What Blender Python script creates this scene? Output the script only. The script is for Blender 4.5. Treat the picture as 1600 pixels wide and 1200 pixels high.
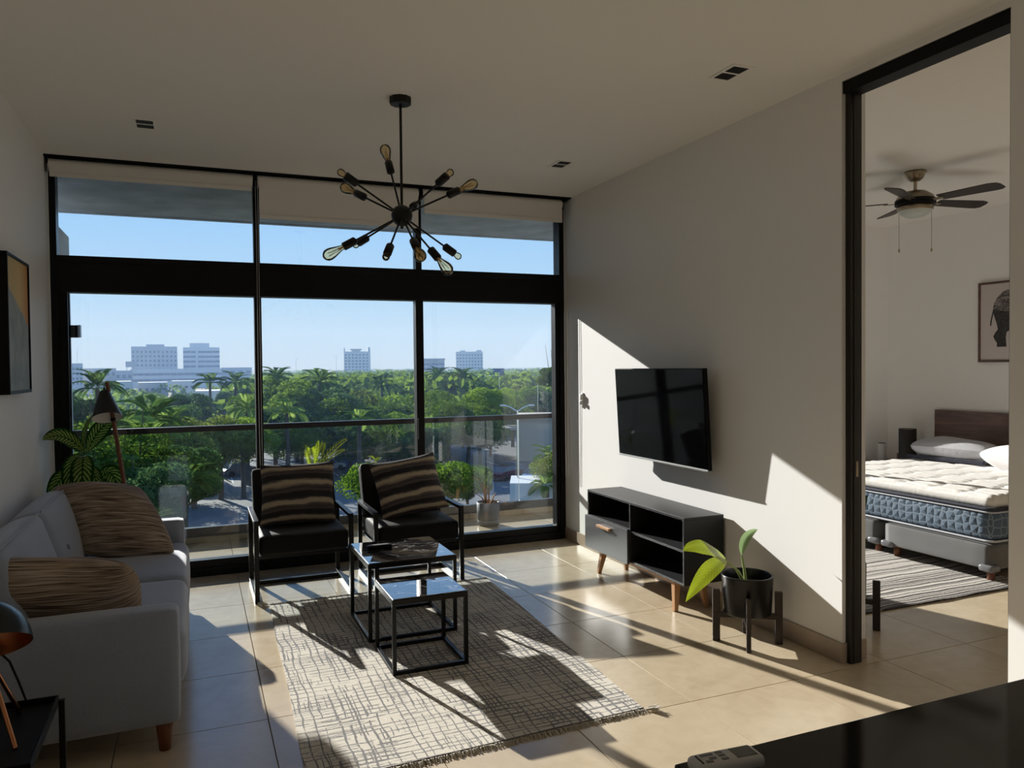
import bpy, bmesh, math, random
import numpy as np
from mathutils import Vector, Matrix, Euler

for _o in list(bpy.data.objects):
    bpy.data.objects.remove(_o)
SC = bpy.context.scene
COL = SC.collection
random.seed(7)

# ------------------------------------------------------------------ camera
CAM_H = 1.54
yaw, pit, rol, FPX = 0.39240355, -0.02266513, -0.01028809, 1201.157
_fw = Vector((math.sin(yaw)*math.cos(pit), math.cos(yaw)*math.cos(pit), math.sin(pit)))
_rt0 = Vector((math.cos(yaw), -math.sin(yaw), 0)); _up0 = _rt0.cross(_fw)
_rt = math.cos(rol)*_rt0 + math.sin(rol)*_up0
_up = -math.sin(rol)*_rt0 + math.cos(rol)*_up0
cam_data = bpy.data.cameras.new('camera')
cam_data.sensor_width = 36.0
cam_data.lens = FPX/1600*36.0
cam_data.clip_start = 0.05; cam_data.clip_end = 8000
cam = bpy.data.objects.new('camera', cam_data); COL.objects.link(cam)
mw = Matrix.Identity(4)
for i in range(3):
    mw[i][0] = _rt[i]; mw[i][1] = _up[i]; mw[i][2] = -_fw[i]
mw[0][3], mw[1][3], mw[2][3] = 0, 0, CAM_H
cam.matrix_world = mw
SC.camera = cam

def at(x, y, ax, val):
    """point of the room seen at photo pixel (x, y) on the plane axis ax = val"""
    d = _rt*((x-800)/FPX) - _up*((y-600)/FPX) + _fw
    c = Vector((0, 0, CAM_H))
    return c + d*((val-c[ax])/d[ax])

# ------------------------------------------------------------------ light
SUN_DIR = Vector((0.295, -1.0, -0.384)).normalized()
world = bpy.data.worlds.new('sky'); SC.world = world
world.use_nodes = True
_nt = world.node_tree
_nt.nodes.clear()
_out = _nt.nodes.new('ShaderNodeOutputWorld')
_bg = _nt.nodes.new('ShaderNodeBackground')
_tc = _nt.nodes.new('ShaderNodeTexCoord')
_sep = _nt.nodes.new('ShaderNodeSeparateXYZ')
_rmp = _nt.nodes.new('ShaderNodeValToRGB')
_nt.links.new(_tc.outputs['Generated'], _sep.inputs[0])
_nt.links.new(_sep.outputs[2], _rmp.inputs[0])
_e = _rmp.color_ramp.elements
_stops = [(0.0, (0.66, 0.80, 0.92)), (0.035, (0.60, 0.79, 0.95)), (0.085, (0.50, 0.76, 1.0)), (0.17, (0.39, 0.69, 1.06)), (0.40, (0.21, 0.47, 1.0)), (1.0, (0.14, 0.34, 0.82))]
while len(_e) < len(_stops): _e.new(0.5)
for _k, (_p, _c) in enumerate(_stops):
    _e[_k].position = _p; _e[_k].color = (*_c, 1)
_bg.inputs['Strength'].default_value = 0.74
_nt.links.new(_rmp.outputs[0], _bg.inputs['Color'])
_nt.links.new(_bg.outputs[0], _out.inputs['Surface'])

sun_data = bpy.data.lights.new('sun', 'SUN')
sun_data.energy = 8.3
sun_data.angle = math.radians(0.53)
sun_data.color = (1.0, 0.968, 0.925)
sun = bpy.data.objects.new('sun', sun_data); COL.objects.link(sun)
sun.location = (-6, 20, 8)
sun.rotation_euler = SUN_DIR.to_track_quat('-Z', 'Y').to_euler()

SC.view_settings.view_transform = 'Standard'
SC.view_settings.look = 'None'
SC.view_settings.gamma = 1.0
SC.view_settings.use_curve_mapping = False
SC.view_settings.exposure = 0.36
try:
    SC.cycles.max_bounces = 16
    SC.cycles.diffuse_bounces = 14
    SC.cycles.transparent_max_bounces = 24
    SC.cycles.volume_bounces = 0
    SC.cycles.caustics_reflective = False
    SC.cycles.caustics_refractive = False
    SC.cycles.sample_clamp_indirect = 6.0
except Exception:
    pass

# ------------------------------------------------------------------ helpers
WL = {}

class MB:
    """collects shapes; build() links them as ONE mesh object"""
    def __init__(s):
        s.v = []; s.f = []; s.uv = []; s.sm = []
    def add(s, vs, fs, uvs=None, smooth=False):
        n = len(s.v)
        s.v += [tuple(p) for p in vs]
        for i, f in enumerate(fs):
            s.f.append(tuple(n+k for k in f))
            s.uv.append(uvs[i] if uvs else None)
            s.sm.append(smooth)
        return s
    def box(s, x0, x1, y0, y1, z0, z1, m=None):
        vs = [(x, y, z) for z in (z0, z1) for y in (y0, y1) for x in (x0, x1)]
        if m is not None: vs = [m @ Vector(p) for p in vs]
        fs = [(0, 2, 3, 1), (4, 5, 7, 6), (0, 1, 5, 4), (2, 6, 7, 3), (0, 4, 6, 2), (1, 3, 7, 5)]
        return s.add(vs, fs)
    def bar(s, p0, p1, w, d=None, up=(0, 0, 1), w1=None, d1=None):
        """prism of section w x d from p0 to p1, tapering to w1 x d1"""
        p0 = Vector(p0); p1 = Vector(p1); d = d or w
        w1 = w1 or w; d1 = d1 or d
        a = (p1-p0).normalized(); u = Vector(up)
        if abs(a.dot(u)) > 0.98: u = Vector((0, 1, 0))
        r = a.cross(u).normalized(); u = r.cross(a)
        vs = []
        for p, ww, dd in ((p0, w, d), (p1, w1, d1)):
            for sx, sy in ((-1, -1), (1, -1), (1, 1), (-1, 1)):
                vs.append(p + r*(sx*ww/2) + u*(sy*dd/2))
        return s.add(vs, [(0, 1, 2, 3), (7, 6, 5, 4), (0, 4, 5, 1), (1, 5, 6, 2), (2, 6, 7, 3), (3, 7, 4, 0)])
    def tube(s, pts, r, n=8, cap=True):
        pts = [Vector(p) for p in pts]
        rs = r if isinstance(r, (list, tuple)) else [r]*len(pts)
        vs = []; fs = []
        for i, p in enumerate(pts):
            a = (pts[min(i+1, len(pts)-1)] - pts[max(i-1, 0)]).normalized()
            u = Vector((0, 0, 1)) if abs(a.z) < 0.95 else Vector((0, 1, 0))
            x = a.cross(u).normalized(); y = x.cross(a)
            for k in range(n):
                t = 2*math.pi*k/n
                vs.append(p + (x*math.cos(t) + y*math.sin(t))*rs[i])
        for i in range(len(pts)-1):
            for k in range(n):
                fs.append((i*n+k, i*n+(k+1) % n, (i+1)*n+(k+1) % n, (i+1)*n+k))
        s.add(vs, fs, smooth=True)
        if cap:
            s.add(vs[:n], [tuple(range(n))]); s.add(vs[-n:], [tuple(reversed(range(n)))])
        return s
    def lathe(s, prof, n=24, o=(0, 0, 0), m=None, smooth=True):
        """profile of (radius, height) turned about the local z axis"""
        o = Vector(o); vs = []; fs = []
        for r, z in prof:
            for k in range(n):
                t = 2*math.pi*k/n
                p = Vector((r*math.cos(t), r*math.sin(t), z))
                vs.append((m @ p if m is not None else p) + o)
        for i in range(len(prof)-1):
            for k in range(n):
                fs.append((i*n+k, i*n+(k+1) % n, (i+1)*n+(k+1) % n, (i+1)*n+k))
        return s.add(vs, fs, smooth=smooth)
    def grid(s, fn, nu, nv, smooth=True, flip=False):
        vs = [fn(i/nu, j/nv) for j in range(nv+1) for i in range(nu+1)]
        fs = []; uv = []
        for j in range(nv):
            for i in range(nu):
                q = [(i, j), (i+1, j), (i+1, j+1), (i, j+1)]
                if flip: q.reverse()
                fs.append(tuple(b*(nu+1)+a for a, b in q))
                uv.append([(a/nu, b/nv) for a, b in q])
        return s.add(vs, fs, uv, smooth)
    def softbox(s, c, size, r, bulge=(0, 0, 0), n=10, m=None):
        """rounded box, each pair of faces swollen by bulge"""
        c = Vector(c); h = Vector(size)/2
        seen = {}; vs = []; fs = []
        def put(ax, sg, i, j):
            a, b = (ax+1) % 3, (ax+2) % 3
            key = [0, 0, 0]; key[ax] = sg*n; key[a] = 2*i-n; key[b] = 2*j-n
            key = tuple(key)
            if key in seen: return seen[key]
            t = Vector(k/n for k in key)
            # crowd the samples towards the edges
            t = Vector(math.copysign(1-(1-abs(q))**1.5, q) for q in t)
            p = Vector(t[k]*h[k] for k in range(3))
            inn = Vector(max(-h[k]+r, min(h[k]-r, p[k])) for k in range(3))
            d = p-inn
            if d.length > 1e-9:
                d = d.normalized()*r
            q = inn+d
            for k in range(3):
                k1, k2 = (k+1) % 3, (k+2) % 3
                w = (1-min(1, abs(q[k1]/h[k1]))**2)*(1-min(1, abs(q[k2]/h[k2]))**2)
                q[k] += (q[k]/h[k])*bulge[k]*w
            if m is not None: q = m @ q
            seen[key] = len(vs); vs.append(q+c)
            return seen[key]
        for ax in range(3):
            for sg in (-1, 1):
                for i in range(n):
                    for j in range(n):
                        f = [put(ax, sg, i, j), put(ax, sg, i+1, j), put(ax, sg, i+1, j+1), put(ax, sg, i, j+1)]
                        if sg < 0: f.reverse()
                        fs.append(tuple(f))
        return s.add(vs, fs, smooth=True)
    def mesh(s, name, mat=None, org=(0, 0, 0)):
        me = bpy.data.meshes.new(name)
        o = Vector(org)
        me.from_pydata([(p[0]-o.x, p[1]-o.y, p[2]-o.z) for p in s.v], [], s.f)
        if any(u is not None for u in s.uv):
            ul = me.uv_layers.new(name='UVMap')
            for pi, poly in enumerate(me.polygons):
                u = s.uv[pi]
                if u:
                    for k, li in enumerate(poly.loop_indices):
                        ul.data[li].uv = u[k]
        me.polygons.foreach_set('use_smooth', s.sm)
        if mat: me.materials.append(mat)
        me.update()
        return me
    def build(s, name, mat, parent=None, bevel=0, loc=None):
        """verts are world coordinates; a child is shifted into its parent's frame"""
        org = WL.get(parent, (0, 0, 0)) if parent else (0, 0, 0)
        if parent is None:
            a = np.array(s.v)
            org = ((a[:, 0].min()+a[:, 0].max())/2, (a[:, 1].min()+a[:, 1].max())/2, a[:, 2].min())
        ob = bpy.data.objects.new(name, s.mesh(name, mat, org))
        COL.objects.link(ob)
        if parent is None:
            ob.location = org; WL[ob] = tuple(org)
        else:
            ob.parent = parent; WL[ob] = tuple(org)
        if bevel:
            b = ob.modifiers.new('bevel', 'BEVEL'); b.width = bevel; b.segments = 2
            b.limit_method = 'ANGLE'; b.angle_limit = math.radians(40)
        return ob

def tag(o, label=None, cat=None, group=None, kind=None):
    if label: o['label'] = label
    if cat: o['category'] = cat
    if group: o['group'] = group
    if kind: o['kind'] = kind
    return o

def thing(name, loc, label, cat, group=None, rz=0):
    o = bpy.data.objects.new(name, None)
    o.empty_display_size = 0.1
    COL.objects.link(o); o.location = loc; o.rotation_euler = (0, 0, rz)
    WL[o] = tuple(loc)
    return tag(o, label, cat, group)

def copy_tree(o, parent=None):
    c = o.copy(); COL.objects.link(c)
    if parent is not None: c.parent = parent
    for ch in list(o.children): copy_tree(ch, c)
    return c

def struct(name, mb, mat, bevel=0):
    return tag(mb.build(name, mat, None, bevel), kind='structure')

# ------------------------------------------------------------------ materials
def nodes(name):
    m = bpy.data.materials.new(name); m.use_nodes = True
    nt = m.node_tree; b = nt.nodes['Principled BSDF']
    return m, nt, b

def N(nt, kind, **kw):
    n = nt.nodes.new('ShaderNode'+kind)
    for k, v in kw.items():
        if k in n.inputs.keys(): n.inputs[k].default_value = v
        else: setattr(n, k, v)
    return n

def L(nt, a, b): nt.links.new(a, b)

def MATH(nt, op, a, b=None, c=None):
    n = nt.nodes.new('ShaderNodeMath'); n.operation = op
    for i, q in enumerate((a, b, c)):
        if q is None: continue
        if isinstance(q, (int, float)): n.inputs[i].default_value = q
        else: nt.links.new(q, n.inputs[i])
    return n.outputs[0]

def RAMP(nt, fac, stops, interp='LINEAR'):
    r = nt.nodes.new('ShaderNodeValToRGB'); r.color_ramp.interpolation = interp
    e = r.color_ramp.elements
    while len(e) < len(stops): e.new(0.5)
    for k, (p, c) in enumerate(stops):
        e[k].position = p; e[k].color = (*c, 1)
    nt.links.new(fac, r.inputs[0])
    return r.outputs[0]

def MIX(nt, fac, a, b, blend='MIX'):
    n = nt.nodes.new('ShaderNodeMix'); n.data_type = 'RGBA'; n.blend_type = blend
    for i, q in ((0, fac), (6, a), (7, b)):
        if isinstance(q, (int, float)): n.inputs[i].default_value = q
        elif isinstance(q, tuple): n.inputs[i].default_value = (*q, 1)
        else: nt.links.new(q, n.inputs[i])
    return n.outputs[2]

def COORD(nt, out='Object', scale=None, rot=None):
    t = nt.nodes.new('ShaderNodeTexCoord')
    if scale is None and rot is None: return t.outputs[out]
    mp = nt.nodes.new('ShaderNodeMapping')
    if scale is not None: mp.inputs['Scale'].default_value = scale
    if rot is not None: mp.inputs['Rotation'].default_value = rot
    nt.links.new(t.outputs[out], mp.inputs[0])
    return mp.outputs[0]

def NOISE(nt, co, scale, detail=3, rough=0.5, dist=0):
    n = N(nt, 'TexNoise', Scale=scale, Detail=detail, Roughness=rough, Distortion=dist)
    if co is not None: nt.links.new(co, n.inputs['Vector'])
    return n.outputs[0]

def BUMP(nt, b, h, strength=0.3, dist=0.01):
    n = N(nt, 'Bump', Strength=strength, Distance=dist)
    nt.links.new(h, n.inputs['Height']); nt.links.new(n.outputs[0], b.inputs['Normal'])

def simple(name, c, rough=0.5, metal=0, var=0.0, vscale=8, bump=0, bscale=60, spec=0.5, coat=0, bdist=0.004):
    m, nt, b = nodes(name)
    b.inputs['Base Color'].default_value = (*c, 1)
    b.inputs['Roughness'].default_value = rough
    b.inputs['Metallic'].default_value = metal
    b.inputs['Specular IOR Level'].default_value = spec
    b.inputs['Coat Weight'].default_value = coat
    co = COORD(nt)
    if var:
        n = NOISE(nt, co, vscale, 4)
        lo = tuple(max(0, q*(1-var)) for q in c); hi = tuple(min(1, q*(1+var)) for q in c)
        L(nt, RAMP(nt, n, [(0.3, lo), (0.7, hi)]), b.inputs['Base Color'])
    if bump:
        BUMP(nt, b, NOISE(nt, co, bscale, 3), bump, bdist)
    return m

def wood(name, dark, light, axis=2, scale=14, rough=0.45):
    m, nt, b = nodes(name)
    sc = [scale]*3; sc[axis] = scale*0.08
    co = COORD(nt, 'Object', tuple(sc))
    n = NOISE(nt, co, 1.0, 5, 0.6, 1.2)
    L(nt, RAMP(nt, n, [(0.3, dark), (0.7, light)]), b.inputs['Base Color'])
    b.inputs['Roughness'].default_value = rough
    BUMP(nt, b, n, 0.1, 0.002)
    return m

def glass(name, tint=(0.965, 0.98, 0.985), ior=1.45, rough=0.0):
    """clear pane: passes light straight through and mirrors by Fresnel"""
    m = bpy.data.materials.new(name); m.use_nodes = True
    nt = m.node_tree; nt.nodes.clear()
    o = N(nt, 'OutputMaterial'); tr = N(nt, 'BsdfTransparent', Color=(*tint, 1))
    gl = N(nt, 'BsdfGlossy', Roughness=rough, Color=(1, 1, 1, 1))
    fr = N(nt, 'Fresnel', IOR=ior)
    mx = N(nt, 'MixShader')
    L(nt, fr.outputs[0], mx.inputs[0]); L(nt, tr.outputs[0], mx.inputs[1]); L(nt, gl.outputs[0], mx.inputs[2])
    L(nt, mx.outputs[0], o.inputs[0])
    return m

def leafmat(name, dark, light, trans=0.45, pattern=None, scale=1.5, rough=0.45, tcol=None, fior=1.3):
    """leaf that scatters light on the sunny side and glows when lit from behind"""
    m = bpy.data.materials.new(name); m.use_nodes = True
    nt = m.node_tree; nt.nodes.clear()
    o = N(nt, 'OutputMaterial')
    if pattern == 'veins':
        uv = COORD(nt, 'UV'); sep = N(nt, 'SeparateXYZ'); L(nt, uv, sep.inputs[0])
        u = MATH(nt, 'ABSOLUTE', MATH(nt, 'SUBTRACT', MATH(nt, 'MULTIPLY', sep.outputs[0], 2.0), 1.0))
        nz = NOISE(nt, uv, 9, 2)
        t = MATH(nt, 'ADD', MATH(nt, 'SUBTRACT', sep.outputs[1], MATH(nt, 'MULTIPLY', u, 0.22)), MATH(nt, 'MULTIPLY', nz, 0.05))
        w = MATH(nt, 'SINE', MATH(nt, 'MULTIPLY', t, 75.0))
        w = MATH(nt, 'MULTIPLY_ADD', w, 0.5, 0.5)
        nz2 = NOISE(nt, uv, 22, 3)
        w = MATH(nt, 'MULTIPLY', w, MATH(nt, 'MULTIPLY_ADD', nz2, 1.2, 0.3))
        edge = RAMP(nt, u, [(0.03, (0, 0, 0)), (0.10, (1, 1, 1)), (0.62, (1, 1, 1)), (0.86, (0, 0, 0))])
        w = MATH(nt, 'MULTIPLY', w, edge)
        col = RAMP(nt, w, [(0.18, dark), (0.62, light)])
    elif pattern == 'rib':
        uv = COORD(nt, 'UV'); sep = N(nt, 'SeparateXYZ'); L(nt, uv, sep.inputs[0])
        u = MATH(nt, 'ABSOLUTE', MATH(nt, 'SUBTRACT', MATH(nt, 'MULTIPLY', sep.outputs[0], 2.0), 1.0))
        t = MATH(nt, 'SUBTRACT', sep.outputs[1], MATH(nt, 'MULTIPLY', u, 0.2))
        w = MATH(nt, 'MULTIPLY_ADD', MATH(nt, 'SINE', MATH(nt, 'MULTIPLY', t, 90.0)), 0.5, 0.5)
        col = MIX(nt, MATH(nt, 'MULTIPLY', w, 0.4), light, dark)
    else:
        oi = N(nt, 'ObjectInfo')
        n = NOISE(nt, COORD(nt), scale, 3)
        f = MATH(nt, 'ADD', MATH(nt, 'MULTIPLY', n, 0.8), MATH(nt, 'MULTIPLY_ADD', oi.outputs['Random'], 0.4, -0.1))
        col = RAMP(nt, f, [(0.25, dark), (0.75, light)])
    df = N(nt, 'BsdfDiffuse'); tl = N(nt, 'BsdfTranslucent')
    L(nt, col, df.inputs[0])
    if tcol: L(nt, MIX(nt, 1.0, col, tcol, 'MULTIPLY'), tl.inputs[0])
    else: L(nt, col, tl.inputs[0])
    mx = N(nt, 'MixShader'); mx.inputs[0].default_value = trans
    L(nt, df.outputs[0], mx.inputs[1]); L(nt, tl.outputs[0], mx.inputs[2])
    if fior <= 1.0:
        L(nt, mx.outputs[0], o.inputs[0]); return m
    gl = N(nt, 'BsdfGlossy', Roughness=rough, Color=(1, 1, 1, 1))
    fr = N(nt, 'Fresnel', IOR=fior); m2 = N(nt, 'MixShader')
    L(nt, fr.outputs[0], m2.inputs[0]); L(nt, mx.outputs[0], m2.inputs[1]); L(nt, gl.outputs[0], m2.inputs[2])
    L(nt, m2.outputs[0], o.inputs[0])
    return m

M = {}
M['wall'] = simple('white_paint', (0.89, 0.885, 0.88), 0.75, bump=0.05, bscale=300, bdist=0.001)
M['ceiling'] = simple('ceiling_paint', (0.91, 0.895, 0.875), 0.8, bump=0.04, bscale=260, bdist=0.001)
M['facade'] = simple('facade_render', (0.55, 0.54, 0.52), 0.8, var=0.08, bump=0.15, bscale=90)
M['black_frame'] = simple('black_aluminium', (0.006, 0.006, 0.007), 0.35, 0.0, spec=0.22, bump=0.02, bscale=200)
M['black_metal'] = simple('black_powder_coat', (0.006, 0.006, 0.007), 0.35, spec=0.3)
M['black_satin'] = simple('black_satin', (0.007, 0.007, 0.008), 0.5, spec=0.12)
M['leather'] = simple('black_fabric', (0.0075, 0.007, 0.0075), 0.65, spec=0.2, var=0.2, vscale=30, bump=0.25, bscale=180)
M['grout'] = simple('grout', (0.36, 0.33, 0.29), 0.9)
M['white_plastic'] = simple('white_plastic', (0.75, 0.75, 0.74), 0.4)
M['chrome'] = simple('chrome', (0.8, 0.8, 0.8), 0.15, 1.0)
M['copper'] = simple('copper', (0.62, 0.28, 0.14), 0.3, 1.0)
M['brass'] = simple('aged_brass', (0.36, 0.30, 0.22), 0.3, 1.0, var=0.15, vscale=20)
M['dark_wood'] = wood('dark_brown_wood', (0.045, 0.020, 0.014), (0.14, 0.065, 0.045), 1, 16)
M['espresso'] = wood('espresso_wood', (0.010, 0.005, 0.004), (0.030, 0.015, 0.011), 2, 22)
M['oak'] = wood('warm_oak', (0.38, 0.19, 0.085), (0.56, 0.31, 0.15), 2, 26)
M['red_wood'] = wood('stained_leg_wood', (0.14, 0.045, 0.02), (0.22, 0.08, 0.035), 2, 26)
M['glass'] = glass('clear_window_glass')
M['rail_glass'] = glass('railing_glass', (0.90, 0.93, 0.93), 1.3)
M['bulb_glass'] = glass('amber_bulb_glass', (0.96, 0.86, 0.66), 1.4)

def tile_mat():
    m, nt, b = nodes('beige_porcelain')
    oi = N(nt, 'ObjectInfo'); co = COORD(nt)
    off = N(nt, 'VectorMath', operation='ADD'); L(nt, co, off.inputs[0])
    cmb = N(nt, 'CombineXYZ'); L(nt, MATH(nt, 'MULTIPLY', oi.outputs['Random'], 37.0), cmb.inputs[0]); L(nt, cmb.outputs[0], off.inputs[1])
    n = NOISE(nt, off.outputs[0], 3.2, 5, 0.6, 1.0)
    n2 = NOISE(nt, off.outputs[0], 14, 4, 0.6, 0.5)
    f = MATH(nt, 'ADD', MATH(nt, 'MULTIPLY', n, 0.65), MATH(nt, 'MULTIPLY', n2, 0.35))
    f = MATH(nt, 'ADD', f, MATH(nt, 'MULTIPLY_ADD', oi.outputs['Random'], 0.12, -0.06))
    L(nt, RAMP(nt, f, [(0.25, (0.50, 0.40, 0.275)), (0.5, (0.58, 0.475, 0.335)), (0.75, (0.64, 0.54, 0.40))]), b.inputs['Base Color'])
    L(nt, MATH(nt, 'MULTIPLY_ADD', n2, 0.08, 0.19), b.inputs['Roughness'])
    b.inputs['Specular IOR Level'].default_value = 0.75
    return m
M['tile'] = tile_mat()

def stripes(name, stops, freq, wob, detail=2):
    """woven bands running across the cushion (constant v), wavering a little"""
    m, nt, b = nodes(name)
    uv = COORD(nt, 'UV'); sep = N(nt, 'SeparateXYZ'); L(nt, uv, sep.inputs[0])
    wobn = NOISE(nt, uv, 3.0, 4, 0.6)
    v = MATH(nt, 'ADD', sep.outputs[1], MATH(nt, 'MULTIPLY', wobn, wob))
    c = N(nt, 'CombineXYZ'); L(nt, MATH(nt, 'MULTIPLY', v, freq), c.inputs[1])
    L(nt, MATH(nt, 'MULTIPLY', sep.outputs[0], freq*0.045), c.inputs[0])
    n = NOISE(nt, c.outputs[0], 1.0, detail, 0.6)
    L(nt, RAMP(nt, n, stops), b.inputs['Base Color'])
    b.inputs['Roughness'].default_value = 0.9
    BUMP(nt, b, n, 0.6, 0.006)
    return m
M['sofa_pillow'] = stripes('brown_cream_stripe', [(0.36, (0.08, 0.055, 0.042)), (0.5, (0.30, 0.225, 0.17)), (0.66, (0.50, 0.42, 0.34))], 70, 0.03)
def band_cloth():
    m, nt, b = nodes('black_tan_band_stripe')
    uv = COORD(nt, 'UV'); sep = N(nt, 'SeparateXYZ'); L(nt, uv, sep.inputs[0])
    wob = NOISE(nt, uv, 2.2, 4, 0.6)
    v = MATH(nt, 'ADD', sep.outputs[1], MATH(nt, 'MULTIPLY', wob, 0.10))
    st = N(nt, 'CombineXYZ'); L(nt, MATH(nt, 'MULTIPLY', v, 34), st.inputs[1]); L(nt, MATH(nt, 'MULTIPLY', sep.outputs[0], 1.6), st.inputs[0])
    n = NOISE(nt, st.outputs[0], 1.0, 3, 0.65)
    fr = MATH(nt, 'FRACT', MATH(nt, 'MULTIPLY', v, 4.2))
    f = MATH(nt, 'ADD', fr, MATH(nt, 'MULTIPLY_ADD', n, 0.34, -0.17))
    col = RAMP(nt, f, [(0.0, (0.02, 0.018, 0.02)), (0.2, (0.02, 0.018, 0.02)), (0.27, (0.11, 0.085, 0.085)), (0.42, (0.05, 0.042, 0.048)),
                       (0.50, (0.13, 0.10, 0.09)), (0.62, (0.46, 0.385, 0.28)), (0.78, (0.46, 0.385, 0.28)), (0.87, (0.08, 0.07, 0.07)), (0.95, (0.02, 0.018, 0.02))])
    L(nt, col, b.inputs['Base Color']); b.inputs['Roughness'].default_value = 0.9
    BUMP(nt, b, n, 0.5, 0.006)
    return m
M['chair_pillow'] = band_cloth()

def fabric(name, c, scale=420, var=0.18):
    m, nt, b = nodes(name)
    co = COORD(nt)
    n = NOISE(nt, co, scale, 2); n2 = NOISE(nt, co, 5, 3)
    f = MATH(nt, 'ADD', MATH(nt, 'MULTIPLY', n, 0.7), MATH(nt, 'MULTIPLY', n2, 0.3))
    L(nt, RAMP(nt, f, [(0.3, tuple(q*(1-var) for q in c)), (0.7, tuple(q*(1+var) for q in c))]), b.inputs['Base Color'])
    b.inputs['Roughness'].default_value = 0.95
    b.inputs['Sheen Weight'].default_value = 0.7; b.inputs['Sheen Roughness'].default_value = 0.45
    BUMP(nt, b, n, 0.25, 0.002)
    return m
M['sofa'] = fabric('grey_sofa_weave', (0.295, 0.34, 0.445))
M['blind'] = simple('blind_fabric', (0.80, 0.77, 0.735), 0.9, bump=0.06, bscale=500)

def rug_mat():
    m, nt, b = nodes('crosshatch_rug_pile')
    co = COORD(nt)
    sep = N(nt, 'SeparateXYZ'); L(nt, co, sep.inputs[0])
    w1 = NOISE(nt, co, 3.5, 3); w2 = NOISE(nt, COORD(nt, 'Object', (1, 1, 1), (0, 0, 1.1)), 3.1, 3)
    big = NOISE(nt, co, 2.4, 2)
    grain = NOISE(nt, co, 95, 3, 0.7)
    def lines(c, wob, freq, width, amt):
        v = MATH(nt, 'ADD', c, MATH(nt, 'MULTIPLY', wob, amt))
        vo = N(nt, 'TexVoronoi', voronoi_dimensions='1D', feature='DISTANCE_TO_EDGE', Scale=freq, Randomness=1.0)
        L(nt, v, vo.inputs['W'])
        d = MATH(nt, 'ADD', vo.outputs['Distance'], MATH(nt, 'MULTIPLY_ADD', grain, 0.13, -0.065))
        wd = MATH(nt, 'MULTIPLY', MATH(nt, 'MULTIPLY_ADD', big, 2.6, -0.35), width)
        return MATH(nt, 'LESS_THAN', d, wd)
    ma = RAMP(nt, NOISE(nt, COORD(nt, 'Object', (26, 5, 1)), 1.0, 2), [(0.40, (0, 0, 0)), (0.44, (1, 1, 1))])
    mc = RAMP(nt, NOISE(nt, COORD(nt, 'Object', (5, 26, 1)), 1.0, 2), [(0.40, (0, 0, 0)), (0.44, (1, 1, 1))])
    a = MATH(nt, 'MULTIPLY', lines(sep.outputs[0], w1, 23, 0.10, 0.05), ma)
    c = MATH(nt, 'MULTIPLY', lines(sep.outputs[1], w2, 25, 0.11, 0.05), mc)
    a2 = MATH(nt, 'MULTIPLY', lines(sep.outputs[0], w2, 34, 0.09, 0.03), RAMP(nt, NOISE(nt, co, 5.0, 2), [(0.52, (0, 0, 0)), (0.56, (1, 1, 1))]))
    c2 = MATH(nt, 'MULTIPLY', lines(sep.outputs[1], w1, 36, 0.09, 0.03), RAMP(nt, NOISE(nt, co, 4.1, 2), [(0.50, (0, 0, 0)), (0.54, (1, 1, 1))]))
    f = MATH(nt, 'MAXIMUM', MATH(nt, 'MAXIMUM', a, c), MATH(nt, 'MAXIMUM', a2, c2))
    f = MATH(nt, 'MULTIPLY', f, RAMP(nt, NOISE(nt, co, 60.0, 2), [(0.28, (0.3, 0.3, 0.3)), (0.40, (1, 1, 1))]))
    col = MIX(nt, f, (0.70, 0.655, 0.58), (0.235, 0.23, 0.235))
    L(nt, col, b.inputs['Base Color']); b.inputs['Roughness'].default_value = 1.0
    b.inputs['Specular IOR Level'].default_value = 0.1
    h = MATH(nt, 'SUBTRACT', MATH(nt, 'MULTIPLY', grain, 0.6), f)
    BUMP(nt, b, h, 0.5, 0.004)
    return m
M['rug'] = rug_mat()
M['fringe'] = simple('cotton_fringe', (0.60, 0.56, 0.49), 1.0)

def marble():
    m, nt, b = nodes('black_marble')
    co = COORD(nt, 'Object', (1.0, 3.0, 1), (0, 0, 0.5))
    n = NOISE(nt, co, 1.7, 4, 0.55, 0.3)
    v = MATH(nt, 'ABSOLUTE', MATH(nt, 'SUBTRACT', n, 0.5))
    n2 = NOISE(nt, co, 3.6, 3, 0.5, 0.4)
    v2 = MATH(nt, 'ABSOLUTE', MATH(nt, 'SUBTRACT', n2, 0.52))
    f = MATH(nt, 'ADD', MATH(nt, 'LESS_THAN', v, 0.0045), MATH(nt, 'MULTIPLY', MATH(nt, 'LESS_THAN', v2, 0.004), 0.4))
    base = RAMP(nt, n, [(0.3, (0.012, 0.012, 0.013)), (0.7, (0.035, 0.033, 0.033))])
    L(nt, MIX(nt, f, base, (0.42, 0.40, 0.39)), b.inputs['Base Color'])
    b.inputs['Roughness'].default_value = 0.03
    b.inputs['Specular IOR Level'].default_value = 0.9
    b.inputs['Coat Weight'].default_value = 1.0; b.inputs['Coat Roughness'].default_value = 0.01
    return m
M['marble'] = marble()
def granite():
    m, nt, b = nodes('black_granite')
    n = NOISE(nt, COORD(nt), 260, 3, 0.7)
    L(nt, RAMP(nt, n, [(0.45, (0.008, 0.008, 0.009)), (0.75, (0.035, 0.033, 0.030))]), b.inputs['Base Color'])
    b.inputs['Roughness'].default_value = 0.07; b.inputs['Specular IOR Level'].default_value = 0.25
    return m
M['granite'] = granite()
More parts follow.
